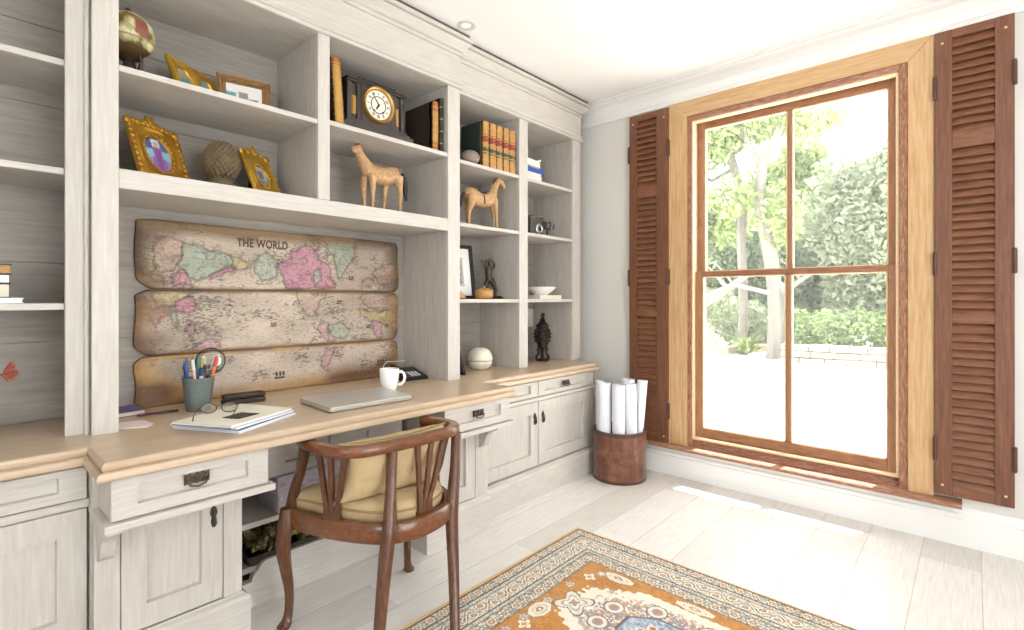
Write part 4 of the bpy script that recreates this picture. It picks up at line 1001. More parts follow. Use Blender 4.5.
b.box(.0445, .047, -.073, -.067, .01, .126); b.box(.0445, .047, .057, .063, .01, .126); b.obj('metal_edge', 'chrome', t, world=False)
b = B(); b.lathe([(.036, 0), (.036, .010), (.031, .014), (.026, .010), (.022, .012), (.018, .012)], 24, M=Matrix.Translation((.045, .01, .045)) @ RY); b.obj('lens_plate', 'chrome', t, smooth=True, world=False)
b = B(); b.lathe([(.019, .011), (.014, .018), (.002, .020)], 20, M=Matrix.Translation((.045, .01, .045)) @ RY); b.obj('lens', 'black', t, smooth=True, world=False)
t = thing('viewing_lens', 'small dark metal viewing lens on a stand beside the old camera', 'ornament', (-2.30, 2.915, 1.668))
b = B(); b.lathe([(.030, 0), (.030, .006), (.008, .012), (.006, .060)], 16); b.obj('stand', 'dark_iron', t, smooth=True, world=False)
b = B(); T = Matrix.Translation((0, -.05, .085)) @ Matrix.Rotation(-PI / 2, 4, 'X')
b.lathe([(.020, 0), (.026, .004), (.026, .030), (.020, .034), (.020, .060), (.028, .064), (.028, .090), (.022, .094), (.022, .110), (.004, .110)], 20, M=T); b.obj('barrel', 'camera_leather', t, smooth=True, world=False)
b = B(); b.lathe([(.027, .028), (.029, .030), (.029, .036), (.027, .038)], 20, M=T, cap=False); b.lathe([(.029, .066), (.031, .070), (.031, .078), (.029, .082)], 20, M=T, cap=False); b.obj('brass_ring', 'chrome', t, smooth=True, world=False)
t = thing('flat_box', 'flat cream box under the white bowl', 'box', (-2.36, 2.91, 1.220)); b = B(); b.box(-.10, .10, -.125, .125, 0, .020, .002); b.obj('base', 'cream_card', t, world=False); b = B(); b.box(-.102, .102, -.127, .127, .016, .028, .002); b.obj('lid', 'cream_card', t, world=False)
b = B(); b.lathe([(.045, 0), (.050, .002), (.052, .006), (.090, .034), (.112, .056), (.113, .060), (.109, .060), (.086, .038), (.048, .012), (.002, .010)], 36)
o = b.obj('bowl', 'bowl_white', None, smooth=60, world=False); o.location = (-2.36, 2.915, 1.248); tag(o, 'white flared bowl on the flat cream box', 'bowl')
# dark carved urn
t = thing('urn', 'dark cast metal urn with lid on three feet at the worktop end', 'urn', (-2.360, 2.935, ZW))
b = B(); b.lathe([(.046, .0), (.050, .004), (.050, .012), (.042, .016)], 28)
for k in range(4):
    a = PI / 4 + k * PI / 2; c, s_ = math.cos(a), math.sin(a)
    b.tube([(.042 * c, .042 * s_, .014), (.046 * c, .046 * s_, .03), (.030 * c, .030 * s_, .05), (.026 * c, .026 * s_, .07), (.038 * c, .038 * s_, .092)], [.009, .010, .008, .007, .010], 8)
b.obj('foot', 'dark_iron', t, smooth=True, world=False)
b = B(); b.lathe([(.012, .060), (.016, .085), (.034, .098), (.040, .108), (.036, .116), (.048, .140), (.056, .170), (.058, .196), (.054, .215), (.044, .232), (.038, .242), (.046, .248), (.046, .256)], 32)
for j, (z, r) in enumerate(((.15, .053), (.175, .058), (.20, .059), (.222, .051))):
    for k in range(12):
        a = 2 * PI * (k + .5 * (j % 2)) / 12; b.ball((r * math.cos(a), r * math.sin(a), z), (.009, .009, .011), 7)
b.obj('body', 'dark_iron', t, smooth=60, world=False)
b = B(); b.lathe([(.048, .256), (.046, .264), (.034, .276), (.024, .284), (.018, .294), (.024, .300), (.016, .308), (.012, .316)], 24); b.ball((0, .002, .334), (.012, .017, .020), 10); b.ball((.0, .014, .346), (.007, .010, .007), 8); b.obj('lid', 'dark_iron', t, smooth=60, world=False)
for s_ in (-1, 1):
    b = B(); b.tube([(0, s_ * .050, .235), (0, s_ * .068, .238), (0, s_ * .072, .215), (0, s_ * .060, .19)], [.006, .006, .006, .005], 8); b.obj('handle', 'dark_iron', t, smooth=True, world=False)
t = thing('wall_plate', 'blank white square wall plate behind the dark urn', 'wall plate', (XBK + .001, 3.02, 1.075)); b = B(); b.box(0, .008, -.065, .065, -.072, .072, .003); b.obj('plate', 'switch_white', t, world=False)
for s_ in (-1, 1):
    b = B(); b.lathe([(.004, .0), (.003, .0015)], 10, M=Matrix.Translation((.008, s_ * .048, 0)) @ RY); b.obj('screw', 'chrome', t, world=False)

# --- left bookcase
flat_book('thin white book at the bottom of the pile on the left bookcase', (-2.38, .055, 1.206), .22, .21, .018, 'paper', 'paper')
flat_book('dark thick book in the pile on the left bookcase', (-2.39, .035, 1.224), .20, .19, .046, 'charcoal', 'page')
flat_book('white-paged book with dark cover in the pile on the left bookcase', (-2.39, .035, 1.270), .20, .19, .030, 'black_satin', 'paper')
flat_book('tan book on top of the pile on the left bookcase', (-2.39, .038, 1.300), .20, .19, .032, 'charcoal', 'leather_tan')
t = thing('flower_vase', 'red-orange flower head reaching into view at the left edge', 'flower', (-2.36, -.045, ZW))
b = B(); b.lathe([(.045, 0), (.052, .005), (.060, .06), (.05, .12), (.030, .15), (.036, .165), (.032, .165), (.026, .15)], 24); b.obj('vase', 'white_ceramic', t, smooth=True, world=False)
b = B(); b.tube([(0, 0, .10), (0, .03, .17), (0, .10, .205), (0, .165, .207)], [.004, .004, .0035, .004], 8); b.obj('stem', 'stem', t, smooth=True, world=False)
b = B(); rr = random.Random(5)
for k in range(80):
    a = rr.uniform(0, 2 * PI); e = rr.uniform(.05, 1.15); L = rr.uniform(.028, .048)
    d = Vector((math.sin(e) * math.cos(a), math.cos(e), math.sin(e) * math.sin(a))); p0 = Vector((0, .160, .207))
    b.tube([p0, p0 + d * L * .5, p0 + d * L + Vector((0, 0, .006))], [.003, .007, .001], 5, flat=.4)
b.obj('flower_head', 'flower', t, world=False)

# ================================================================== THINGS ON THE DESK
# pencil pot
t = thing('pencil_pot', 'grey zinc pencil pot full of pens on the desk', 'pot', (-2.352, .682, ZW))
b = B(); b.lathe([(.042, 0), (.0445, .002), (.050, .060), (.0575, .126), (.0595, .132), (.0595, .136), (.0555, .136), (.049, .060), (.042, .006), (.0005, .006)], 40, cap=False); b.obj('cup', 'zinc', t, smooth=60, world=False)
b = B(); b.lathe([(.0545, .100), (.0556, .104), (.0566, .108), (.055, .108)], 40, cap=False); b.obj('rim_band', 'zinc', t, smooth=True, world=False)
PP = 'pens standing in the zinc pot'
def pen(label, dx, dy, lx, ly, z1, r, mat, tip=None, name='pen'):
    t = thing(name, label, 'pen', (-2.352 + dx, .682 + dy, ZW + .007), group=PP)
    L = Vector((lx, ly, z1)); P = lambda f: tuple(L * f)
    b = B(); b.tube([P(0), P(.05), P(.80), P(.86)], [r * .3, r, r, r * .9], 10); b.obj('barrel', mat, t, smooth=True, world=False)
    b = B(); b.tube([P(.80), P(.97), P(1)], [r * 1.15, r * 1.1, r * .5], 10); b.obj('cap', tip or mat, t, smooth=True, world=False)
    return t
pen('bright blue pen leaning to the left in the zinc pot', .012, -.022, .010, -.032, .196, .006, 'pen_blue')
pen('dark navy pen at the left of the zinc pot', -.006, -.024, -.006, -.022, .182, .0065, 'pen_navy')
pen('pale pink pencil in the zinc pot', .022, -.010, .012, -.020, .205, .0055, 'pen_pink', 'pen_white', 'pencil')
pen('teal pen in the middle of the zinc pot', -.012, .000, -.012, .006, .208, .0055, 'pen_teal')
pen('mustard yellow pencil in the zinc pot', -.020, .010, -.010, .012, .204, .0055, 'pen_yellow', None, 'pencil')
pen('wine-coloured pen with dark cap in the zinc pot', .004, .012, -.004, .012, .178, .006, 'pen_wine', 'pen_black')
pen('short white marker in the middle of the zinc pot', .020, .008, .004, -.004, .170, .008, 'pen_white', 'pen_navy', 'marker')
pen('orange pen with red cap leaning right in the zinc pot', .016, .022, .018, .036, .212, .006, 'pen_orange', 'pen_red')
# magnifying glass standing in the pot
t = thing('magnifying_glass', 'magnifying glass standing handle-down in the zinc pot', 'magnifying glass', (-2.372, .704, ZW + .008), group=None)
C = Vector((-.010, .032, .186)); ax = Vector((.9, -.40, .12)).normalized()
q = ax.to_track_quat('Z', 'Y').to_matrix().to_4x4(); T = Matrix.Translation(C) @ q
b = B(); b.lathe([(.052, -.004), (.056, -.004), (.056, .004), (.052, .004), (.052, -.004)], 40, M=T, cap=False); b.obj('rim', 'dark_iron', t, smooth=40, world=False)
b = B(); b.lathe([(.001, -.004), (.03, -.003), (.0525, -.0005), (.0525, .0005), (.03, .003), (.001, .004)], 32, M=T); b.obj('lens', 'lens_glass', t, smooth='all', world=False)
d0 = (Vector((0, 0, 0)) - C).normalized()
b = B(); b.tube([C + d0 * .057, C + d0 * .09, C + d0 * .10, C + d0 * .165, C + d0 * .182], [.003, .003, .006, .007, .004], 10); b.obj('handle', 'black', t, smooth=True, world=False)
# papers
def sheet_thing(name, label, cat, pts, z0, z1, mat, edge=None, group=None, bev=.0):
    cx = sum(p[0] for p in pts) / len(pts); cy = sum(p[1] for p in pts) / len(pts)
    t = thing(name, label, cat, (cx, cy, z0), group=group)
    b = B(); b.prism([(x - cx, y - cy) for x, y in pts], 'z', 0, z1 - z0); b.obj('sheets', mat, t, world=False)
    return t
def quad(a, bq, c, d, g=0.0):
    cx = (a[0] + bq[0] + c[0] + d[0]) / 4; cy = (a[1] + bq[1] + c[1] + d[1]) / 4
    return [(cx + (p[0] - cx) * (1 + g), cy + (p[1] - cy) * (1 + g)) for p in (a, bq, c, d)]
A1, A2, A3, A4 = (-2.085, .525), (-1.838, .655), (-1.985, .915), (-2.225, .800)
def stackprism(b, poly, z0, z1, n):
    rr = random.Random(int(z0 * 1e5)); h = (z1 - z0) / n
    for k in range(n):
        j = lambda: rr.uniform(-.0022, .0022); dx, dy = j(), j()
        b.prism([(x + dx, y + dy) for x, y in poly], 'z', z0 + k * h, z0 + (k + 1) * h - .0003)
cx, cy = -2.034, .724
def paper_thing(name, label, cat, poly, z0, z1, mat, n):
    t = thing(name, label, cat, (cx, cy, z0)); b = B(); stackprism(b, [(x - cx, y - cy) for x, y in poly], 0, z1 - z0, n); b.obj('sheets', mat, t, world=False); return t
paper_thing('paper_stack', 'thick stack of white paper at the bottom of the desk pile', 'papers', quad(A1, A2, A3, A4), ZW, ZW + .010, 'paper_cool', 7)
paper_thing('folder', 'slate blue folder in the desk pile between white papers', 'folder', quad(A1, A2, A3, A4, -.01), ZW + .010, ZW + .0135, 'navy_card', 1)
paper_thing('paper_stack', 'thin white paper stack between the two blue folders', 'papers', quad((-2.08, .515), (-1.845, .650), (-1.975, .905), (-2.215, .80), -.01), ZW + .0135, ZW + .022, 'paper', 6)
t = thing('notebook', 'cream notebook with dark square label on top of the desk pile', 'notebook', (cx, cy, ZW + .022))
N1, N2, N3, N4 = (-2.045, .512), (-1.835, .628), (-1.965, .895), (-2.195, .790)
b = B(); stackprism(b, [(x - cx, y - cy) for x, y in quad(N1, N2, N3, N4, -.02)], .0015, .0085, 4); b.obj('pages', 'paper', t, world=False)
b = B(); b.prism([(x - cx, y - cy) for x, y in quad(N1, N2, N3, N4)], 'z', 0, .0015); b.obj('back_cover', 'navy_card', t, world=False)
b = B(); b.prism([(x - cx, y - cy) for x, y in quad(N1, N2, N3, N4)], 'z', .0085, .0105); b.obj('front_cover', 'cream_card', t, world=False)
b = B(); b.prism([(x - cx, y - cy) for x, y in ((-1.980, .650), (-1.918, .682), (-1.952, .765), (-2.020, .728))], 'z', .0105, .0125); b.obj('cover_label', 'charcoal', t, world=False, label='dark square label')
# spectacles resting on the notebook
t = thing('eyeglasses', 'thin-rimmed eyeglasses folded open on the cream notebook', 'glasses', (-2.075, .670, ZW + .0326), math.radians(62))
b = B()
for s in (-1, 1): b.tube([(s * .034 + .026 * math.cos(a), 0, .020 + .018 * math.sin(a)) for a in [2 * PI * k / 20 for k in range(20)]], .0018, 6, closed=True)
b.tube([(-.009, 0, .026), (0, 0, .030), (.009, 0, .026)], .0016, 6); b.obj('rims', 'bronze', t, smooth=True, world=False)
for s in (-1, 1):
    b = B(); b.tube([(s * .060, 0, .024), (s * .064, -.01, .024), (s * .063, -.09, .014), (s * .058, -.125, .003)], [.0018, .0016, .0016, .0022], 6); b.obj('temple_arm', 'bronze', t, smooth=True, world=False)
for s in (-1, 1):
    b = B(); b.lathe([(.001, -.0006), (.0245, -.0006), (.0245, .0006), (.001, .0006)], 20, M=Matrix.Translation((s * .034, 0, .020)) @ Matrix.Diagonal((1, 1, .70, 1)) @ Matrix.Rotation(PI / 2, 4, 'X')); b.obj('lens', 'lens_glass', t, world=False)
t = thing('glasses_case', 'small dark brown rounded case lying behind the papers', 'case', (-2.375, .865, ZW), math.radians(86))
b = B(); b.box(-.085, .085, -.030, .030, 0, .022, .009); b.obj('lower_shell', 'book_brown', t, smooth=True, world=False); b = B(); b.box(-.085, .085, -.030, .030, .0225, .045, .012); b.obj('upper_shell', 'book_brown', t, smooth=True, world=False)
# pink sheet and purple notebook by the post
b = B(); b.prism([(-2.215, .398), (-2.175, .470), (-2.215, .497), (-2.31, .487), (-2.33, .40)], 'z', ZW, ZW + .002); tag(b.obj('paper_sheet', 'pink_paper', world=False), 'pale pink sheet of paper beside the left post', 'paper')
t = thing('notebook', 'small purple notebook in the corner below the wooden map', 'notebook', (-2.49, .455, ZW), .15)
b = B(); b.box(-.07, .07, -.055, .055, 0, .003); b.box(-.07, .07, -.055, .055, .017, .020); b.obj('cover', 'purple', t, world=False); b = B(); b.box(-.067, .067, -.052, .052, .003, .017); b.obj('pages', 'page', t, world=False)
t = thing('pen', 'dark pen lying on the desk at the foot of the map', 'pen', (-2.40, .545, ZW)); b = B(); b.tube([(0, -.06, .005), (.005, 0, .005), (.010, .045, .005)], .005, 8); b.obj('barrel', 'pen_wine', t, smooth=True, world=False); b = B(); b.tube([(.010, .043, .005), (.014, .075, .005)], [.0056, .005], 8); b.obj('cap', 'pen_black', t, smooth=True, world=False)
# laptop
P4 = [(-2.185, 1.026), (-1.892, 1.012), (-1.876, 1.400), (-2.175, 1.428)]
t = thing('laptop', 'closed silver laptop lying near the desk front', 'laptop', (-2.03, 1.215, ZW))
def rounded(poly, r, n=5):
    out = []; m = len(poly)
    for i in range(m):
        p0, p, p1 = Vector(poly[i - 1]), Vector(poly[i]), Vector(poly[(i + 1) % m]); a = (p0 - p).normalized(); c = (p1 - p).normalized()
        for k in range(n + 1):
            f = k / n; q = (p + a * r) * (1 - f) ** 2 + p * 2 * f * (1 - f) + (p + c * r) * f ** 2; out.append((q.x, q.y))
    return out
LP = rounded([(x + 2.03, y - 1.215) for x, y in P4], .014); sc = lambda g: [(x * g, y * g) for x, y in LP]
b = B(); b.rings([[(x, y, z) for x, y in sc(g)] for g, z in ((.965, .003), (.99, .005), (1, .009), (1, .0145))]); b.obj('base', 'alu_edge', t, smooth=30, world=False)
b = B(); b.rings([[(x, y, z) for x, y in sc(g)] for g, z in ((.998, .0155), (1, .017), (.998, .0215), (.985, .0235))]); b.obj('lid', 'alu', t, smooth=30, world=False)
for x, y in ((-.12, -.15), (.12, -.16), (.12, .15), (-.12, .16)):
    b = B(); b.lathe([(.008, 0), (.008, .004)], 12, (x, y, 0)); b.obj('rubber_foot', 'rubber', t, world=False)
# mug
t = thing('mug', 'white coffee mug behind the laptop', 'mug', (-2.165, 1.474, ZW))
b = B(); b.lathe([(.028, .003), (.030, 0), (.033, .002), (.036, .008), (.044, .04), (.0475, .075), (.0485, .106), (.0475, .108), (.0455, .106), (.0445, .075), (.041, .04), (.032, .010), (.0005, .008)], 40, cap=False); b.obj('cup', 'white_ceramic', t, smooth='all', world=False)
hd = Vector((.742, .672, 0)).normalized()
b = B(); b.tube([hd * r + Vector((0, 0, z)) for r, z in ((.045, .090), (.060, .094), (.073, .084), (.077, .065), (.072, .044), (.058, .030), (.041, .028))], [.006, .0058, .0055, .0055, .0055, .0058, .006], 10, flat=1.35); b.obj('handle', 'white_ceramic', t, smooth='all', world=False)
# desk telephone
t = thing('desk_phone', 'black desk telephone with white keys in the corner by the map', 'telephone', (-2.42, 1.760, ZW), math.radians(-6))
b = B(); b.prism([(.10, 0), (.105, .012), (.095, .020), (-.06, .056), (-.10, .050), (-.10, 0)], 'y', -.065, .082, M=Matrix(((1, 0, 0, 0), (0, 1, 0, 0), (0, 0, 1, 0), (0, 0, 0, 1)))); b.obj('body', 'black_satin', t, world=False)
SL = Matrix.Translation((.095, 0, .020)) @ Matrix.Rotation(math.atan2(.036, .155), 4, 'Y')
b = B(); b.tube([(.040, -.045, .047), (.0, -.047, .060), (-.04, -.047, .066), (-.075, -.045, .064)], [.016, .012, .012, .017], 10); b.obj('handset', 'black', t, smooth=True, world=False)
b = B()
for i in range(4):
    for j in range(3): b.box(-.075 + i * .018, -.064 + i * .018, -.01 + j * .022, .003 + j * .022, 0, .003, .001, SL)
b.obj('keypad', 'paper_edge', t, world=False); b = B(); b.box(-.135, -.095, -.015, .065, .0005, .0025, 0, SL); b.obj('display', 'charcoal', t, world=False)
b = B(); b.tube([(-2.53, 1.66, ZW + .003), (-2.545, 1.69, ZW + .03), (-2.548, 1.695, ZW + .07), (-2.548, 1.72, ZW + .088), (-2.55, 1.78, ZW + .084), (-2.55, 1.85, ZW + .082)], .0022, 6); tag(b.obj('cable', 'paper_edge', smooth=True, world=False), 'thin white cable curling up behind the mug', 'cable')

# ================================================================== UNDER THE DESK
t = thing('storage_box', 'lilac patterned storage box on the knee-hole shelf', 'box', (-2.215, 1.065, .340), math.radians(3))
b = B(); b.box(-.09, .09, -.165, .165, 0, .090, .003); b.obj('base', 'lilac_box', t, world=False); b = B(); b.box(-.094, .094, -.169, .169, .078, .148, .003); b.obj('lid', 'lilac_box', t, world=False)
b = B(); rr = random.Random(4)
for k in range(15):
    y = -.15 + k * .0205; h = rr.uniform(.018, .034); b.prism([(y - .006, .050), (y + .006, .050), (y + .004, .050 + h * .7), (y + .001, .050 + h), (y - .004, .050 + h * .6)], 'x', .0902, .0912)
b.obj('printed_pattern', 'lilac_print', t, world=False, label='row of pale printed shapes')
t = thing('pod_basket', 'dark basket heaped with mottled gold and brown dried pods under the shelf', 'basket', (-2.235, 1.00, .150))
b = B(); b.rings([[(x * g, y * g, z) for x, y in rounded([(-.10, -.21), (.105, -.21), (.105, .21), (-.10, .21)], .03)] for g, z in ((.95, 0), (.98, .02), (1, .036), (1.01, .04), (.97, .04), (.95, .02), (.9, .006))]); b.obj('basket', 'wicker', t, smooth=30, world=False)
b = B(); rr = random.Random(9)
for k in range(70):
    p = Vector((rr.uniform(-.07, .088), rr.uniform(-.18, .18), rr.uniform(.03, .115))); T = Matrix.Translation(p) @ Euler((rr.uniform(0, 3), rr.uniform(0, 3), rr.uniform(0, 3))).to_matrix().to_4x4(); b.ball((0, 0, 0), (.014, .020, rr.uniform(.03, .05)), 8, T)
o = b.obj('dried_pods', 'pods', t, smooth=True, world=False); o['kind'] = 'stuff'

# ================================================================== PAPER BIN
BX, BY = -1.808, 3.092
t = thing('paper_bin', 'round brown leather bin standing between cabinet and window wall', 'bin', (BX, BY, 0))
b = B(); b.lathe([(.176, .0), (.178, .004), (.178, .330), (.170, .330), (.170, .012), (.001, .012)], 56, cap=True); b.obj('body', 'bin_leather', t, smooth=60, world=False)
b = B(); b.lathe([(.1782, .0), (.181, .003), (.181, .017), (.1782, .020)], 56, cap=False); b.obj('base_band', 'bin_rim', t, smooth=40, world=False)
b = B(); b.lathe([(.1782, .309), (.181, .312), (.181, .329), (.180, .335), (.169, .335), (.168, .329)], 56, cap=False); b.obj('rim', 'bin_rim', t, smooth=40, world=False)
RG = 'white paper rolls in the leather bin'
def roll(label, dx, dy, lx, ly, h, r, mat='paper_cool'):
    t = thing('paper_roll', label, 'paper roll', (BX + dx, BY + dy, .0135), group=RG)
    L = Vector((lx, ly, h)); b = B(); n = 30; loops = []
    # a sheet rolled up: spiral wall with an open end
    def sp(z, p):
        out = []
        for k in range(2 * n + 1):
            a = 2 * PI * k / n; rad = r * (1 - .10 * k / n); out.append((p[0] + rad * math.cos(a + dx * 30), p[1] + rad * math.sin(a + dx * 30), z))
        for k in range(2 * n, -1, -1):
            a = 2 * PI * k / n; rad = r * (1 - .10 * k / n) - .0015; out.append((p[0] + rad * math.cos(a + dx * 30), p[1] + rad * math.sin(a + dx * 30), z))
        return out
    b.rings([sp(0, (0, 0)), sp(h, (lx, ly))]); b.obj('sheet', mat, t, smooth=50, world=False)
    return t
# directions: 'right' across the picture is (0.74, 0.67), towards the camera is (0.5, -0.86)
Rr = Vector((.80, .60)); Tc = Vector((.5, -.86))
def at(r_, t_): v = Rr * (r_ * 1.04 + .002) + Tc * t_; return v.x, v.y
for lab, r_, t_, lr, lt, h, rad in (
    ('wide white paper roll at the left of the leather bin', -.098, .055, -.006, .0, .638, .047),
    ('slim white paper roll at the far left edge of the leather bin', -.126, -.030, -.010, .0, .640, .026),
    ('white paper roll at the front centre of the leather bin', -.006, .098, -.002, -.004, .632, .045),
    ('wide white paper roll right of centre in the leather bin', .078, .062, -.012, .0, .636, .042),
    ('white paper roll behind the others in the leather bin', .030, -.040, .024, .0, .650, .046),
    ('slim white paper roll leaning out at the right of the leather bin', .100, -.028, .048, .0, .645, .036),
    ('short thin white paper roll in front at the right of the bin', .118, .042, .016, .0, .495, .018)):
    a = at(r_, t_); l = at(lr, lt); roll(lab, a[0], a[1], l[0], l[1], h, rad)

# ================================================================== CHAIR
t = CH = thing('desk_chair', 'dark wooden tub chair with curved arm rail tucked under the desk', 'chair', (-1.70, 1.13, 0))
def P(*a): return [tuple(p) for p in a]
def smoothpath(pts, sub=5, closed=False):
    pts = [Vector(p) for p in pts]; out = []; n = len(pts)
    for i in range(n if closed else n - 1):
        p0 = pts[(i - 1) % n] if (closed or i > 0) else pts[0]; p1 = pts[i]; p2 = pts[(i + 1) % n]; p3 = pts[(i + 2) % n] if (closed or i + 2 < n) else pts[-1]
        for k in range(sub):
            u = k / sub; out.append(.5 * ((2 * p1) + (-p0 + p2) * u + (2 * p0 - 5 * p1 + 4 * p2 - p3) * u * u + (-p0 + 3 * p1 - 3 * p2 + p3) * u ** 3))
    if not closed: out.append(pts[-1])
    return out
rail = smoothpath([(x, y, .708) for x, y in ((-1.875, .892), (-1.78, .880), (-1.67, .893), (-1.605, .930), (-1.572, 1.0), (-1.558, 1.10), (-1.554, 1.20), (-1.553, 1.30), (-1.566, 1.365), (-1.610, 1.408), (-1.69, 1.412), (-1.79, 1.392))])
b = B(); b.sweep(rail, .046, .038, .008); b.obj('arm_rail', 'mahogany_h', t, smooth=45)
ring = smoothpath([(x, y, .440) for x, y in ((-1.925, .862), (-1.81, .870), (-1.68, .914), (-1.56, .978), (-1.500, 1.035), (-1.470, 1.115), (-1.475, 1.20), (-1.500, 1.275), (-1.55, 1.330), (-1.65, 1.370), (-1.80, 1.385), (-1.93, 1.385), (-1.955, 1.30), (-1.955, 1.13), (-1.950, .96), (-1.925, .862))])
b = B(); b.sweep(ring, .036, .068, .006); b.obj('seat_frame', 'mahogany_h', t, smooth=45)
def legpart(name, pts, wx, wy, mat='mahogany_v', sub=4):
    s = smoothpath(pts, sub); m = len(s); L = lambda w: [np.interp(i / (m - 1) * (len(pts) - 1), range(len(pts)), w) for i in range(m)]
    b = B(); b.bar(s, L(wx), L(wy)); return b.obj(name, mat, t, smooth=45)
legpart('leg', [(-1.556, 1.072, .675), (-1.515, 1.038, .56), (-1.482, 1.010, .44), (-1.474, .992, .36), (-1.455, .958, .18), (-1.420, .915, 0)], [.036, .034, .044, .044, .038, .032], [.036, .034, .046, .046, .038, .032])
legpart('leg', [(-1.566, 1.388, .675), (-1.530, 1.350, .56), (-1.500, 1.310, .44), (-1.490, 1.298, .36), (-1.450, 1.272, .18), (-1.385, 1.222, 0)], [.036, .036, .044, .044, .038, .032], [.040, .040, .048, .046, .038, .032])
def cabriole(x, y, ox, oy):
    pts = [(x, y, .44), (x + ox * .01, y + oy * .01, .375), (x + ox * .022, y + oy * .022, .31), (x + ox * .010, y + oy * .010, .22), (x - ox * .006, y - oy * .006, .13), (x - ox * .006, y - oy * .006, .06), (x + ox * .004, y + oy * .004, .025), (x + ox * .016, y + oy * .016, .010), (x + ox * .018, y + oy * .018, 0)]
    return legpart('leg', pts, [.046, .052, .048, .038, .030, .027, .032, .046, .040], [.046, .052, .048, .038, .030, .027, .032, .046, .040])
cabriole(-1.902, .848, .30, -.95); cabriole(-1.88, 1.378, -.2, .5)
legpart('arm_post', [(-1.912, .868, .44), (-1.900, .874, .50), (-1.880, .888, .58), (-1.850, .891, .675)], [.050, .042, .034, .040], [.040, .036, .034, .038])
legpart('arm_post', [(-1.890, 1.375, .44), (-1.870, 1.378, .50), (-1.82, 1.388, .58), (-1.775, 1.395, .675)], [.044, .038, .032, .038], [.040, .036, .034, .038])
def splat(base, dirv, tops, nrm):
    """three bars fanning up from a common shoe"""
    d = Vector(dirv).normalized()
    for k, tp in zip((-1, 0, 1), tops):
        p0 = Vector(base) + d * k * .0222; p1 = p0 + Vector((0, 0, .07)); p3 = Vector(tp)
        pts = smoothpath([p0, p0 + Vector((0, 0, .055)), p0 * .72 + p3 * .28 + Vector((0, 0, .03)), p0 * .3 + p3 * .7 + Vector((0, 0, .02)), p3], 4)
        b = B(); loops = []
        for i, p in enumerate(pts):
            w = .0215 - .003 * math.sin(PI * i / (len(pts) - 1)); q = []
            for a, c in ((-1, -1), (1, -1), (1, 1), (-1, 1)): q.append(tuple(p + d * (w / 2 * a) + Vector(nrm) * (.0065 * c)))
            loops.append(q)
        b.rings(loops); b.obj('splat', 'mahogany_v', t)
    b = B(); loops = []
    for z in (.432, .452): loops.append([tuple(Vector(base) + d * a + Vector(nrm) * c + Vector((0, 0, z - base[2]))) for a, c in ((-.034, -.009), (.034, -.009), (.034, .009), (-.034, .009))])
    b.rings(loops); b.obj('splat_shoe', 'mahogany_v', t)
splat((-1.690, .911, .435), (.88, .47, 0), [(-1.735, .884, .675), (-1.665, .893, .675), (-1.615, .920, .675)], (-.47, .88, 0))
splat((-1.487, 1.165, .435), (-.02, 1, 0), [(-1.556, 1.185, .675), (-1.554, 1.250, .675), (-1.556, 1.315, .675)], (1, .02, 0))
# third splat on the far arm
splat((-1.690, 1.374, .435), (1, -.1, 0), [(-1.735, 1.402, .675), (-1.69, 1.410, .675), (-1.64, 1.412, .675)], (.1, 1, 0))
b = B(); pts = [(x, y) for x, y in ((-1.94, .90), (-1.82, .897), (-1.685, .935), (-1.572, .993), (-1.518, 1.045), (-1.490, 1.117), (-1.495, 1.195), (-1.518, 1.265), (-1.56, 1.315), (-1.655, 1.352), (-1.80, 1.366), (-1.935, 1.366))]
b.prism(pts, 'z', .395, .418); b.obj('seat_board', 'mahogany_h', t)
def pillow(w, h, th, n=28, pinch=.07, e=4):
    b = B(); vs = []; idx = {}
    for side in (1, -1):
        for j in range(n + 1):
            for i in range(n + 1):
                u = -1 + 2 * i / n; v = -1 + 2 * j / n
                if side == -1 and (i in (0, n) or j in (0, n)): idx[(side, i, j)] = idx[(1, i, j)]; continue
                y = w / 2 * u * (1 - pinch * (1 - u * u) * 0 - pinch * (1 - v * v) * abs(u) ** 3); z = h / 2 * v * (1 - pinch * (1 - u * u) * abs(v) ** 3)
                tk = th / 2 * (max(0, (1 - abs(u) ** e) * (1 - abs(v) ** e))) ** .5
                idx[(side, i, j)] = len(vs); vs.append((side * tk, y, z))
    fs = []
    for side in (1, -1):
        for j in range(n):
            for i in range(n):
                q = [idx[(side, i, j)], idx[(side, i + 1, j)], idx[(side, i + 1, j + 1)], idx[(side, i, j + 1)]]; fs.append(q if side == 1 else q[::-1])
    b.faces(vs, fs)
    edge = []
    for i in range(n): edge.append(vs[idx[(1, i, 0)]])
    for j in range(n): edge.append(vs[idx[(1, n, j)]])
    for i in range(n, 0, -1): edge.append(vs[idx[(1, i, n)]])
    for j in range(n, 0, -1): edge.append(vs[idx[(1, 0, j)]])
    return b, edge
t = thing('back_cushion', 'mustard square back cushion with piped edge leaning in the chair', 'cushion', (-1.640, 1.135, .505), math.radians(-4))
b, edge = pillow(.455, .225, .15, pinch=.16)
M = Matrix.Translation((0, 0, .098)) @ Matrix.Rotation(math.radians(10), 4, 'Y')
for v in b.bm.verts: v.co.x += .006 * mnoise.noise(v.co * 14) + .004 * mnoise.noise(v.co * 33)
b.xf(M); b.obj('cover', 'cushion', t, smooth='all', world=False)
b = B(); b.tube([tuple(M @ Vector(p)) for p in edge], .0045, 6, closed=True); b.obj('piping', 'piping', t, smooth=True, world=False)
t = thing('seat_cushion', 'mustard seat cushion filling the round chair seat', 'cushion', (-1.705, 1.135, .420))
b = B(); base = [(x + 1.705, y - 1.135) for x, y in pts]; sm = [(p.x, p.y) for p in smoothpath([(x, y, 0) for x, y in base], 4, True)]
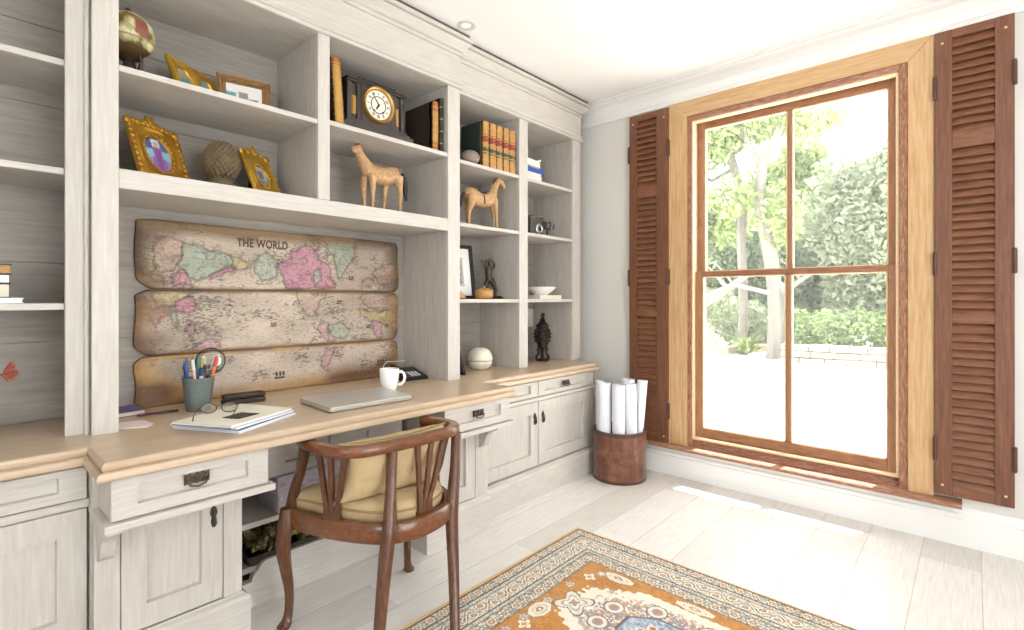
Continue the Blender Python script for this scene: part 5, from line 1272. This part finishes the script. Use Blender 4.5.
b.rings([[(x * g, y * g, z) for x, y in sm] for g, z in ((.90, .0), (.955, .008), (.97, .025), (.975, .045), (.95, .064), (.88, .076), (.7, .084), (.4, .088), (.05, .089))]); b.obj('cover', 'cushion', t, smooth=60, world=False)
b = B(); b.tube([(x * .978, y * .978, .048) for x, y in sm], .0045, 6, closed=True); b.obj('piping', 'piping', t, smooth=True, world=False)

# ================================================================== RUG
RX0, RY1, RW, RL = -1.558, 2.238, 1.50, 2.15
nx, ny = 376, 539
A, D = np.meshgrid(np.linspace(0, RW, nx), np.linspace(0, RL, ny))      # A from the left edge, D from the window end
def rug_cols(a, d):
    e = np.minimum(np.minimum(a, RW - a), np.minimum(d, RL - d))
    along = np.where((np.minimum(a, RW - a) < np.minimum(d, RL - d)), d, a)
    c = np.zeros(a.shape + (3,)); put = lambda m, h: c.__setitem__(m, lin(h))
    n1 = vnoise(a, d, 60, 60, 41); n2 = vnoise(a, d, 130, 130, 42); n3 = vnoise(a, d, 28, 28, 43)
    put(e < 9, '#bfa98c')
    def fleck(m, light, mid, dark, blue, thr=.5):
        put(m, mid); put(m & (n2 > .60), light); put(m & (n2 < .30), dark); put(m & (n1 > .72) & (n2 > .4), blue)
    # narrow outer flower band, main band, inner flower band
    B1 = (e >= .014) & (e < .066); B2 = (e >= .088) & (e < .166); B3 = (e >= .188) & (e < .248)
    G1 = (e >= .066) & (e < .088); G2 = (e >= .166) & (e < .188); F = e >= .250
    put(e < .014, '#c58f45')
    for Bm, lo, hi, per in ((B1, .014, .066, .062), (B3, .188, .248, .070)):
        fleck(Bm, '#d9d0bd', '#b6a88f', '#7d6d5e', '#8f9294')
        s = (along / per) % 1 - .5; t_ = (e - (lo + hi) / 2) / per
        r = np.hypot(s, t_); th_ = np.arctan2(t_, s)
        put(Bm & (r < .36 + .06 * np.cos(6 * th_)), '#6f6052'); put(Bm & (r < .29 + .06 * np.cos(6 * th_)), '#e3dac6'); put(Bm & (r < .19), '#b0773c' if lo < .1 else '#9a6f52'); put(Bm & (r < .08), '#d8cfbc')
        r2 = np.hypot(np.abs(s) - .5, t_); put(Bm & (r2 < .15), '#8a8d8a'); put(Bm & (r2 < .07), '#e4ddcb')
    for Gm, lo in ((G1, .066), (G2, .166)):
        fleck(Gm, '#cfd0c4', '#a9b0aa', '#8b8f8a', '#7f8d94')
        s = (along / .026) % 1; put(Gm & (np.abs(s - .5) < .30) & (np.abs(e - lo - .011) < .0065), '#dcd8c9'); put(Gm & (np.abs(s - .5) < .13) & (np.abs(e - lo - .011) < .004), '#a8785a')
    put(B2, '#ddd2bd'); put(B2 & (n2 < .35), '#bcae9b')
    s = (along / .115) % 1; t_ = (e - .127) / .078
    # swirling leaf (boteh) pattern
    cur = .30 * np.sin(2 * PI * s); put(B2 & (np.abs(t_ - cur) < .13), '#857264'); put(B2 & (np.abs(t_ - cur) < .05), '#eee6d4')
    for k in range(2):
        u = ((along / .115 + .5 * k + .25) % 1) - .5; w = t_ - (.16 if k else -.16); q = np.hypot(u * 1.5 + w * .5, w * 1.15 - u * .4)
        put(B2 & (q < .33), '#6f6157'); put(B2 & (q < .28), '#efe8d8'); put(B2 & (q < .19), '#94796a'); put(B2 & (q < .10), '#c79a62')
    for l in (.014, .066, .088, .166, .188, .249): put(np.abs(e - l) < .0024, '#51473f')
    # field
    put(F, '#bd7d28'); put(F & (n3 > .62), '#b27121'); put(F & (n2 > .75), '#c98c3a')
    def flower(ca, cd, r0, cols, petals=4, rot=0.0, sq=1.0):
        x = a - ca; y = (d - cd) * sq; r = np.hypot(x, y) / r0; th_ = np.arctan2(y, x) + rot; k = 1 + .30 * np.cos(petals * th_)
        for lim, h in cols: put(F & (r < lim * k * .78), h)
    CR = [(1.0, '#6d5a56'), (.9, '#dfd6c4'), (.62, '#a79a8c'), (.5, '#e6decd'), (.28, '#8f8aa0'), (.15, '#c98a34')]
    cA = RW / 2
    def sym(f, ca, cd, *args, **kw):
        for q in (ca, RW - ca): f(q, cd, *args, **kw)
    def hexm(ca, cd, ra, rd, cols):
        x = np.abs(a - ca) / ra; y = np.abs(d - cd) / rd; r = np.maximum(np.maximum(x, y), (x + y) * .72)
        for lim, h in cols: put(F & (r < lim), h)
    HC = [(1.0, '#7b6450'), (.93, '#e5ddcb'), (.62, '#c9b58f'), (.5, '#e3d9c5'), (.3, '#a06a4a'), (.14, '#e9e2d2')]
    def medallion(cd):
        x = a - cA; y = d - cd
        ry = np.abs(y) / .235; rx = np.abs(x) / .40
        saw = .05 * (np.abs(((np.abs(x) * 26) % 1) - .5) * 2) + .04 * (np.abs(((np.abs(y) * 30) % 1) - .5) * 2)
        q = np.maximum(np.maximum(rx, ry), (rx + ry) * .68) + saw
        put(F & (q < 1.03), '#e9e1d0'); put(F & (q < .86) & (n1 > .55), '#b6a79b'); put(F & (q < .80) & (n2 > .55), '#8f8390'); put(F & (q < .80) & (n2 < .28), '#c98d4d')
        for k in range(8):
            an = 2 * PI * (k + .5) / 8; pr = np.hypot(x - .26 * math.cos(an), (y - .155 * math.sin(an)))
            put(F & (pr < .042), '#6f655f'); put(F & (pr < .036), '#e5dccb'); put(F & (pr < .022), '#9a8e99'); put(F & (pr < .011), '#c07f3c')
        ox = np.abs(x) / .165; oy = np.abs(y) / .105; o = np.maximum(np.maximum(ox, oy), (ox + oy) * .70)
        put(F & (o < 1.06), '#5d5560'); put(F & (o < 1.0), '#93a3b4'); put(F & (o < .95) & (n2 > .62), '#c3cbd2'); put(F & (o < .95) & (n2 < .25), '#6d7c92')
        for k in range(8):
            an = 2 * PI * k / 8; pr = np.hypot((x - .095 * math.cos(an)), (y - .058 * math.sin(an)) * 1.1)
            put(F & (pr < .022), '#dcd5c8'); put(F & (pr < .011), '#a8703f')
        fr = np.hypot(x / .062, y / .048); put(F & (fr < 1.05), '#5f4a42'); put(F & (fr < .95), '#b27a45'); put(F & (fr < .5), '#e3d7c0'); put(F & (fr < .22), '#7c4a38')
    for cd in (.545, 1.075, 1.605): medallion(cd)
    for cd in (.365, .80, 1.34, 1.79): sym(flower, .315, cd, .034, [(1.0, '#7a6152'), (.88, '#e9e0cd'), (.4, '#c58b3c')], 4)
    sym(hexm, .415, .292, .075, .030, HC); hexm(cA, .285, .08, .026, HC)
    sym(hexm, .300, .690, .040, .060, HC); sym(hexm, .300, 1.22, .040, .060, HC); sym(hexm, .300, 1.48, .040, .06, HC)
    for cd in (.565, .94, 1.10, 1.62): sym(flower, .375 if cd < .6 else .35, cd, .085, CR, 4, PI / 4)
    for cd in (.47, .62, .77, .87, 1.02, 1.18, 1.30, 1.40, 1.55, 1.72):
        sym(flower, .285, cd, .026, [(1.0, '#7a5f58'), (.85, '#cfc0a8'), (.45, '#a89aae')], 6)
    sym(flower, .34, .31, .030, [(1.0, '#8c7062'), (.8, '#c7aa97'), (.4, '#e6ddca')], 5)
    sym(flower, .45, .40, .022, [(1.0, '#8c7062'), (.8, '#e3d8c4'), (.4, '#b9824a')], 5)
    return c * (.90 + .2 * vnoise(a, d, 200, 200, 50))[..., None]
rc = rug_cols(A, D)
X = RX0 + A; Y = RY1 - D
Zr = .0085 + .0012 * (vnoise(A, D, 5, 5, 60)) - .006 * np.clip(1 - np.minimum(np.minimum(A, RW - A), np.minimum(D, RL - D)) / .008, 0, 1)
vs = np.stack([X + .006 * (vnoise(A, D, 1.2, 3, 61) - .5) * (A < .1), Y + .006 * (vnoise(A, D, 3, 1.2, 62) - .5) * (D < .1), Zr], -1).reshape(-1, 3)
ii = np.arange(nx * ny).reshape(ny, nx)
q = np.stack([ii[:-1, :-1], ii[1:, :-1], ii[1:, 1:], ii[:-1, 1:]], -1).reshape(-1, 4)
me = bpy.data.meshes.new('pile'); me.from_pydata(vs.tolist(), [], q.tolist()); me.update(); set_cols(me, rc.reshape(-1, 3))
RUG = thing('area_rug', 'orange oriental rug with cream medallions and floral borders on the floor', 'rug', (0, 0, 0))
RUG.location = (RX0 + RW / 2, RY1 - RL / 2, 0)
me.transform(Matrix.Translation(-Vector(RUG.location))); finish(me, 'pile', 'rug_paint', RUG, 'all')
b = B(); b.box(RX0 + .002, RX0 + RW - .002, RY1 - RL + .002, RY1 - .002, .0005, .003); b.obj('backing', 'rug_fringe', RUG)
for x_ in (RX0, RX0 + RW):
    b = B(); b.tube([(x_, RY1 - RL, .005), (x_, RY1, .005)], .005, 6); b.obj('side_binding', 'rug_fringe', RUG)
b = B(); rr = random.Random(12)
for k in range(300):
    x = RX0 + RW * (k + .5) / 300; l = rr.uniform(.008, .018)
    for yy, s_ in ((RY1 - .002, 1), (RY1 - RL + .002, -1)): b.tube([(x, yy, .004), (x + rr.uniform(-.003, .003), yy + s_ * l, .0022)], [.0022, .0012], 4)
o = b.obj('fringe', 'rug_fringe', RUG); o['kind'] = 'stuff'

# ================================================================== CEILING DOWNLIGHT
t = thing('downlight', 'small round recessed ceiling downlight above the bookcase corner', 'light', (-2.055, 1.895, CZ))
b = B(); b.lathe([(.050, 0), (.050, -.004), (.040, -.006), (.026, -.002), (.026, .0)], 32, cap=False); b.obj('trim_ring', 'fascia_plastic', t, smooth=True, world=False)
b = B(); b.lathe([(.024, -.001), (.016, -.0035), (.001, -.004)], 24, cap=False); b.obj('bulb', 'lamp_glow', t, smooth=True, world=False)
WORLD, SUN, E1, E2, EXPO = 7.2, 20.0, 3.0, 8.0, 0.06
# ================================================================== GARDEN
GZ = -.12
b = B(); b.box(-40, 25, YW + .2, 60, GZ - .2, GZ); b.obj('floor_terrace', 'paving', kind='structure')
# porch roof over the window, out of sight above it
b = B(); b.prism([(YW + .2, 2.96), (YW + 1.015, 2.84), (YW + 1.015, 2.90), (YW + .2, 3.03)], 'x', -3.2, 2.3); b.obj('trim_2', 'trim_paint', kind='structure')
def leaves(b, blobs, n, size, rr, flat=.5):
    tot = sum(r[0] * r[1] * r[2] for _, r in blobs) ; vs = []; fs = []
    for c, r in blobs:
        m = int(n * (r[0] * r[1] * r[2]) / tot)
        for k in range(m):
            while True:
                p = Vector((rr.uniform(-1, 1), rr.uniform(-1, 1), rr.uniform(-1, 1)))
                if .25 < p.length < 1: break
            p = Vector((c[0] + p.x * r[0], c[1] + p.y * r[1], c[2] + p.z * r[2]))
            u = Vector((rr.gauss(0, 1), rr.gauss(0, 1), rr.gauss(0, 1))).normalized(); w = u.cross(Vector((rr.gauss(0, 1), rr.gauss(0, 1), rr.gauss(0, 1)))).normalized()
            s = size * rr.uniform(.6, 1.3); i = len(vs)
            vs += [tuple(p - u * s), tuple(p + w * s * flat), tuple(p + u * s), tuple(p - w * s * flat)]; fs.append([i, i + 1, i + 2, i + 3])
    b.faces(vs, fs)
def mass(name, label, cat, loc, blobs, n, size, mat, stems=(), seed=1, flat=.5, group=None, bark='bark'):
    t = thing(name, label, cat, loc, group=group)
    rr = random.Random(seed); b = B(); leaves(b, [((c[0] - loc[0], c[1] - loc[1], c[2] - loc[2]), r) for c, r in blobs], n, size, rr, flat); b.obj('foliage', mat, t, world=False, recalc=False)
    if stems:
        b = B()
        for pts, rad in stems: b.tube([(p[0] - loc[0], p[1] - loc[1], p[2] - loc[2]) for p in pts], rad, 8)
        b.obj('trunk', bark, t, smooth=True, world=False)
    return t
# low stone wall with a hedge on it (right-hand panes)
def stonewall(name, label, path, h, w, seed, courses=2):
    t = thing(name, label, 'wall', (path[0][0], path[0][1], GZ)); rr = random.Random(seed); b = B()
    for a, c in zip(path[:-1], path[1:]):
        L = math.hypot(c[0] - a[0], c[1] - a[1]); an = math.atan2(c[1] - a[1], c[0] - a[0])
        for k in range(courses):
            s = 0
            while s < L - .02:
                l = min(rr.uniform(.28, .55), L - s); T = Matrix.Translation((a[0] - path[0][0], a[1] - path[0][1], 0)) @ Matrix.Rotation(an, 4, 'Z')
                b.box(s + .006, s + l - .006, -w / 2 + rr.uniform(0, .03), w / 2 - rr.uniform(0, .03), k * h / courses + .003, (k + 1) * h / courses - .003 - rr.uniform(0, .012), .018, T); s += l
    b.obj('stones', 'garden_stone', t, smooth=True, world=False); return t
stonewall('garden_wall', 'low pale stone wall below the clipped hedge seen through the right panes', [(-3.05, 11.9), (.9, 12.5)], .40, .35, 3, 3)
stonewall('stone_edging', 'curved low stone edging of the drive seen through the lower left pane', [(-2.30, 6.6), (-2.75, 7.4), (-2.95, 8.7), (-2.95, 9.9), (-2.75, 11.2)], .16, .28, 5, 1)
stonewall('stone_kerb', 'pale stone kerb behind the drive at left', [(-5.6, 11.2), (-4.9, 12.0), (-4.1, 13.6), (-3.6, 15.2)], .2, .3, 8, 1)
mass('garden_hedge', 'clipped pale green hedge above the low stone wall', 'hedge', (-1.0, 12.9, GZ), [((-3.0 + .62 * k, 12.75 + .09 * k, .52), (.55, .42, .50)) for k in range(8)], 9000, .055, 'leaf_hedge', seed=11)
mass('agave_plant', 'bright green spiky plant by the drive in the left pane', 'plant', (-3.95, 12.6, GZ), [((-3.95, 12.6, .25), (.05, .05, .05))], 8, .1, 'leaf_bright', seed=4)
ag = bpy.data.objects['agave_plant']; b = B(); rr = random.Random(6)
for k in range(90):
    a = rr.uniform(0, 2 * PI); l = rr.uniform(.35, .65); e = rr.uniform(.25, 1.3); d = Vector((math.cos(a) * math.cos(e), math.sin(a) * math.cos(e), math.sin(e)))
    b.tube([(0, 0, .05), tuple(d * l * .6 + Vector((0, 0, .1))), tuple(d * l + Vector((0, 0, .0)))], [.02, .03, .003], 4, flat=.3)
b.obj('blades', 'leaf_bright', ag, world=False)
mass('garden_shrub', 'pale feathery shrub in the lower left pane', 'shrub', (-3.75, 9.4, GZ), [((-3.95, 9.4, .45), (.42, .4, .55)), ((-3.55, 9.2, .25), (.35, .35, .38)), ((-4.3, 9.8, .7), (.45, .4, .6))], 4200, .05, 'leaf_pale', seed=21, flat=.22)
mass('garden_shrub', 'pale shrub further back between agave and feathery shrub', 'shrub', (-4.9, 13.4, GZ), [((-5.0, 13.4, .7), (.8, .5, .8)), ((-4.4, 14.3, .6), (.5, .5, .6))], 4200, .06, 'leaf_pale', seed=22)
# main tree with a pale leaning trunk
mass('garden_tree', 'pale-trunked tree forking behind the upper left pane', 'tree', (-3.35, 12.4, GZ),
     [((-4.9, 12.6, 5.1), (.9, .8, .7)), ((-3.6, 12.8, 5.5), (1.0, .9, .6)), ((-5.6, 12.5, 4.3), (.7, .7, .6)), ((-2.7, 12.6, 5.1), (.55, .6, .35)), ((-4.2, 12.2, 3.6), (.55, .5, .5)), ((-3.25, 12.5, 3.1), (.5, .5, .8)), ((-2.2, 13, 5.2), (.35, .4, .22)), ((-4.6, 13.2, 3.0), (.6, .5, .5))], 6200, .095, 'leaf_bright',
     [([(-3.30, 12.4, GZ), (-3.28, 12.4, .7), (-3.32, 12.4, 1.5), (-3.40, 12.4, 2.2), (-3.55, 12.4, 2.9), (-3.62, 12.4, 3.6), (-3.58, 12.4, 4.3), (-3.25, 12.4, 4.9), (-2.9, 12.4, 5.5)], [.20, .17, .16, .16, .13, .12, .12, .10, .05]),
      ([(-3.34, 12.4, 1.6), (-3.05, 12.4, 1.35), (-2.95, 12.4, .9)], [.13, .10, .05]), ([(-3.60, 12.4, 4.2), (-3.9, 12.4, 4.9), (-4.1, 12.5, 5.6)], [.09, .06, .03])], seed=31)
mass('garden_tree', 'slender second tree left of the pale leaning trunk', 'tree', (-4.55, 12.9, GZ),
     [((-5.3, 13.0, 3.3), (.6, .5, .6)), ((-5.6, 13.2, 2.4), (.6, .5, .5)), ((-4.9, 13.2, 5.3), (.6, .5, .5))], 2600, .09, 'leaf_mid',
     [([(-4.15, 12.9, GZ), (-4.15, 12.9, 1.6), (-4.2, 12.9, 2.8), (-4.15, 12.9, 3.6), (-4.4, 12.9, 4.6), (-4.6, 12.9, 5.6)], [.12, .11, .11, .13, .10, .05]), ([(-4.4, 12.9, 4.4), (-4.9, 12.9, 4.2), (-5.4, 12.9, 4.5)], [.06, .05, .03])], seed=32)
for lab, pts, rad in (('long bleached branch lying in the undergrowth, pointing lower left', [(-4.7, 11.9, 1.05), (-4.2, 12.0, 1.45), (-3.75, 12.1, 1.8)], [.05, .09, .06]),
                      ('short bleached branch lying right of the pale trunk', [(-3.50, 13.7, 1.35), (-3.10, 13.8, 1.68), (-2.70, 13.9, 1.98)], [.08, .06, .03]),
                      ('bleached branch crossing low behind the meeting rail', [(-4.9, 11.6, 1.15), (-4.0, 11.8, 1.55), (-3.3, 12.0, 1.35)], [.04, .05, .05])):
    b = B(); b.tube(pts, rad, 8); m_ = [(p[0] - .3, p[1] + .1, p[2] + .35) for p in pts[1:]]; b.tube([pts[1], m_[0], (m_[0][0] - .2, m_[0][1], m_[0][2] + .2)], [rad[1] * .6, rad[1] * .4, .01], 6)
    b.tube([pts[0], (pts[0][0], pts[0][1], GZ)], [rad[0], rad[0] * .8], 6)
    tag(b.obj('fallen_branch', 'driftwood', smooth=True, world=False), lab, 'branch')
# bushes that close the view
for lab, c, r, n, s, m, sd in (
    ('dense pale green bush behind the leaning trunk', (-4.6, 15.6, 1.6), (1.7, .8, 2.0), 15000, .11, 'leaf_mid', 41),
    ('rounded pale green bush filling the right pane above the hedge', (-1.75, 15.2, 2.9), (1.6, .9, 2.9), 22000, .10, 'leaf_pale', 42),
    ('mid green bush right of the trunk, behind the window bar', (-3.2, 16.2, 2.0), (1.2, .7, 2.1), 11000, .10, 'leaf_mid', 43),
    ('green bush at the far right of the right panes', (-.5, 16.4, 2.6), (1.3, .8, 2.9), 15000, .10, 'leaf_pale', 44),
    ('tall pale tree crown at far left of the left panes', (-6.6, 15.8, 3.0), (1.1, .8, 2.6), 13000, .11, 'leaf_pale', 45),
    ('light green tree crown behind the forked trunk', (-4.4, 17.5, 4.4), (1.5, .8, 1.7), 9000, .12, 'leaf_bright', 46)):
    rr = random.Random(sd); bl = [((c[0] + rr.uniform(-.55, .55) * r[0], c[1] + rr.uniform(-.4, .4) * r[1], max(.5, c[2] + rr.uniform(-.6, .6) * r[2])), tuple(q * rr.uniform(.38, .60) for q in r)) for k in range(14)]
    mass('garden_bush', lab, 'bush', (c[0], c[1], GZ), bl, n, s, m, [([(c[0], c[1], GZ), (c[0] + .1, c[1], c[2] * .6), (c[0] + .5 * r[0] * .4, c[1], c[2])], [.12, .09, .04]), ([(c[0], c[1], c[2] * .4), (c[0] - .4 * r[0], c[1], c[2] * .9)], [.07, .03]), ([(c[0], c[1], c[2] * .3), (c[0] + .5 * r[0], c[1] - .2, c[2] * .8)], [.08, .03])], seed=sd)

# ================================================================== LIGHT
w = bpy.data.worlds.new('World'); scene.world = w; w.use_nodes = True
bg = w.node_tree.nodes['Background']; bg.inputs[0].default_value = (.94, .97, 1.0, 1); bg.inputs[1].default_value = WORLD
sun = bpy.data.lights.new('sun', 'SUN'); so = bpy.data.objects.new('sun', sun); COL.objects.link(so)
sun.energy = SUN; sun.angle = math.radians(.6); sun.color = (1, .98, .95)
d = Vector((-.125, -.405, -.91)).normalized(); so.rotation_euler = d.to_track_quat('-Z', 'Y').to_euler(); so.location = (0, 8, 10)
def area(name, loc, rot, sx, sy, e, col=(1, 1, 1)):
    l = bpy.data.lights.new(name, 'AREA'); l.shape = 'RECTANGLE'; l.size = sx; l.size_y = sy; l.energy = e; l.color = col
    o = bpy.data.objects.new(name, l); COL.objects.link(o); o.location = loc; o.rotation_euler = rot; return o
# added fill lamps in the openings behind the camera and on the right, tilted up
area('fill_front_opening', (.4, YF - .05, 1.55), (PI / 2 + math.radians(35), 0, 0), 1.4, 1.3, E1, (1, .985, .96))
area('fill_right_opening', (XR + .05, .85, 1.35), (PI / 2 + math.radians(35), 0, PI / 2), 1.7, 2.1, E2, (1, .99, .97))
scene.view_settings.view_transform = 'Standard'; scene.view_settings.look = 'None'
scene.view_settings.exposure = EXPO; scene.view_settings.gamma = 1.0; scene.view_settings.use_curve_mapping = False
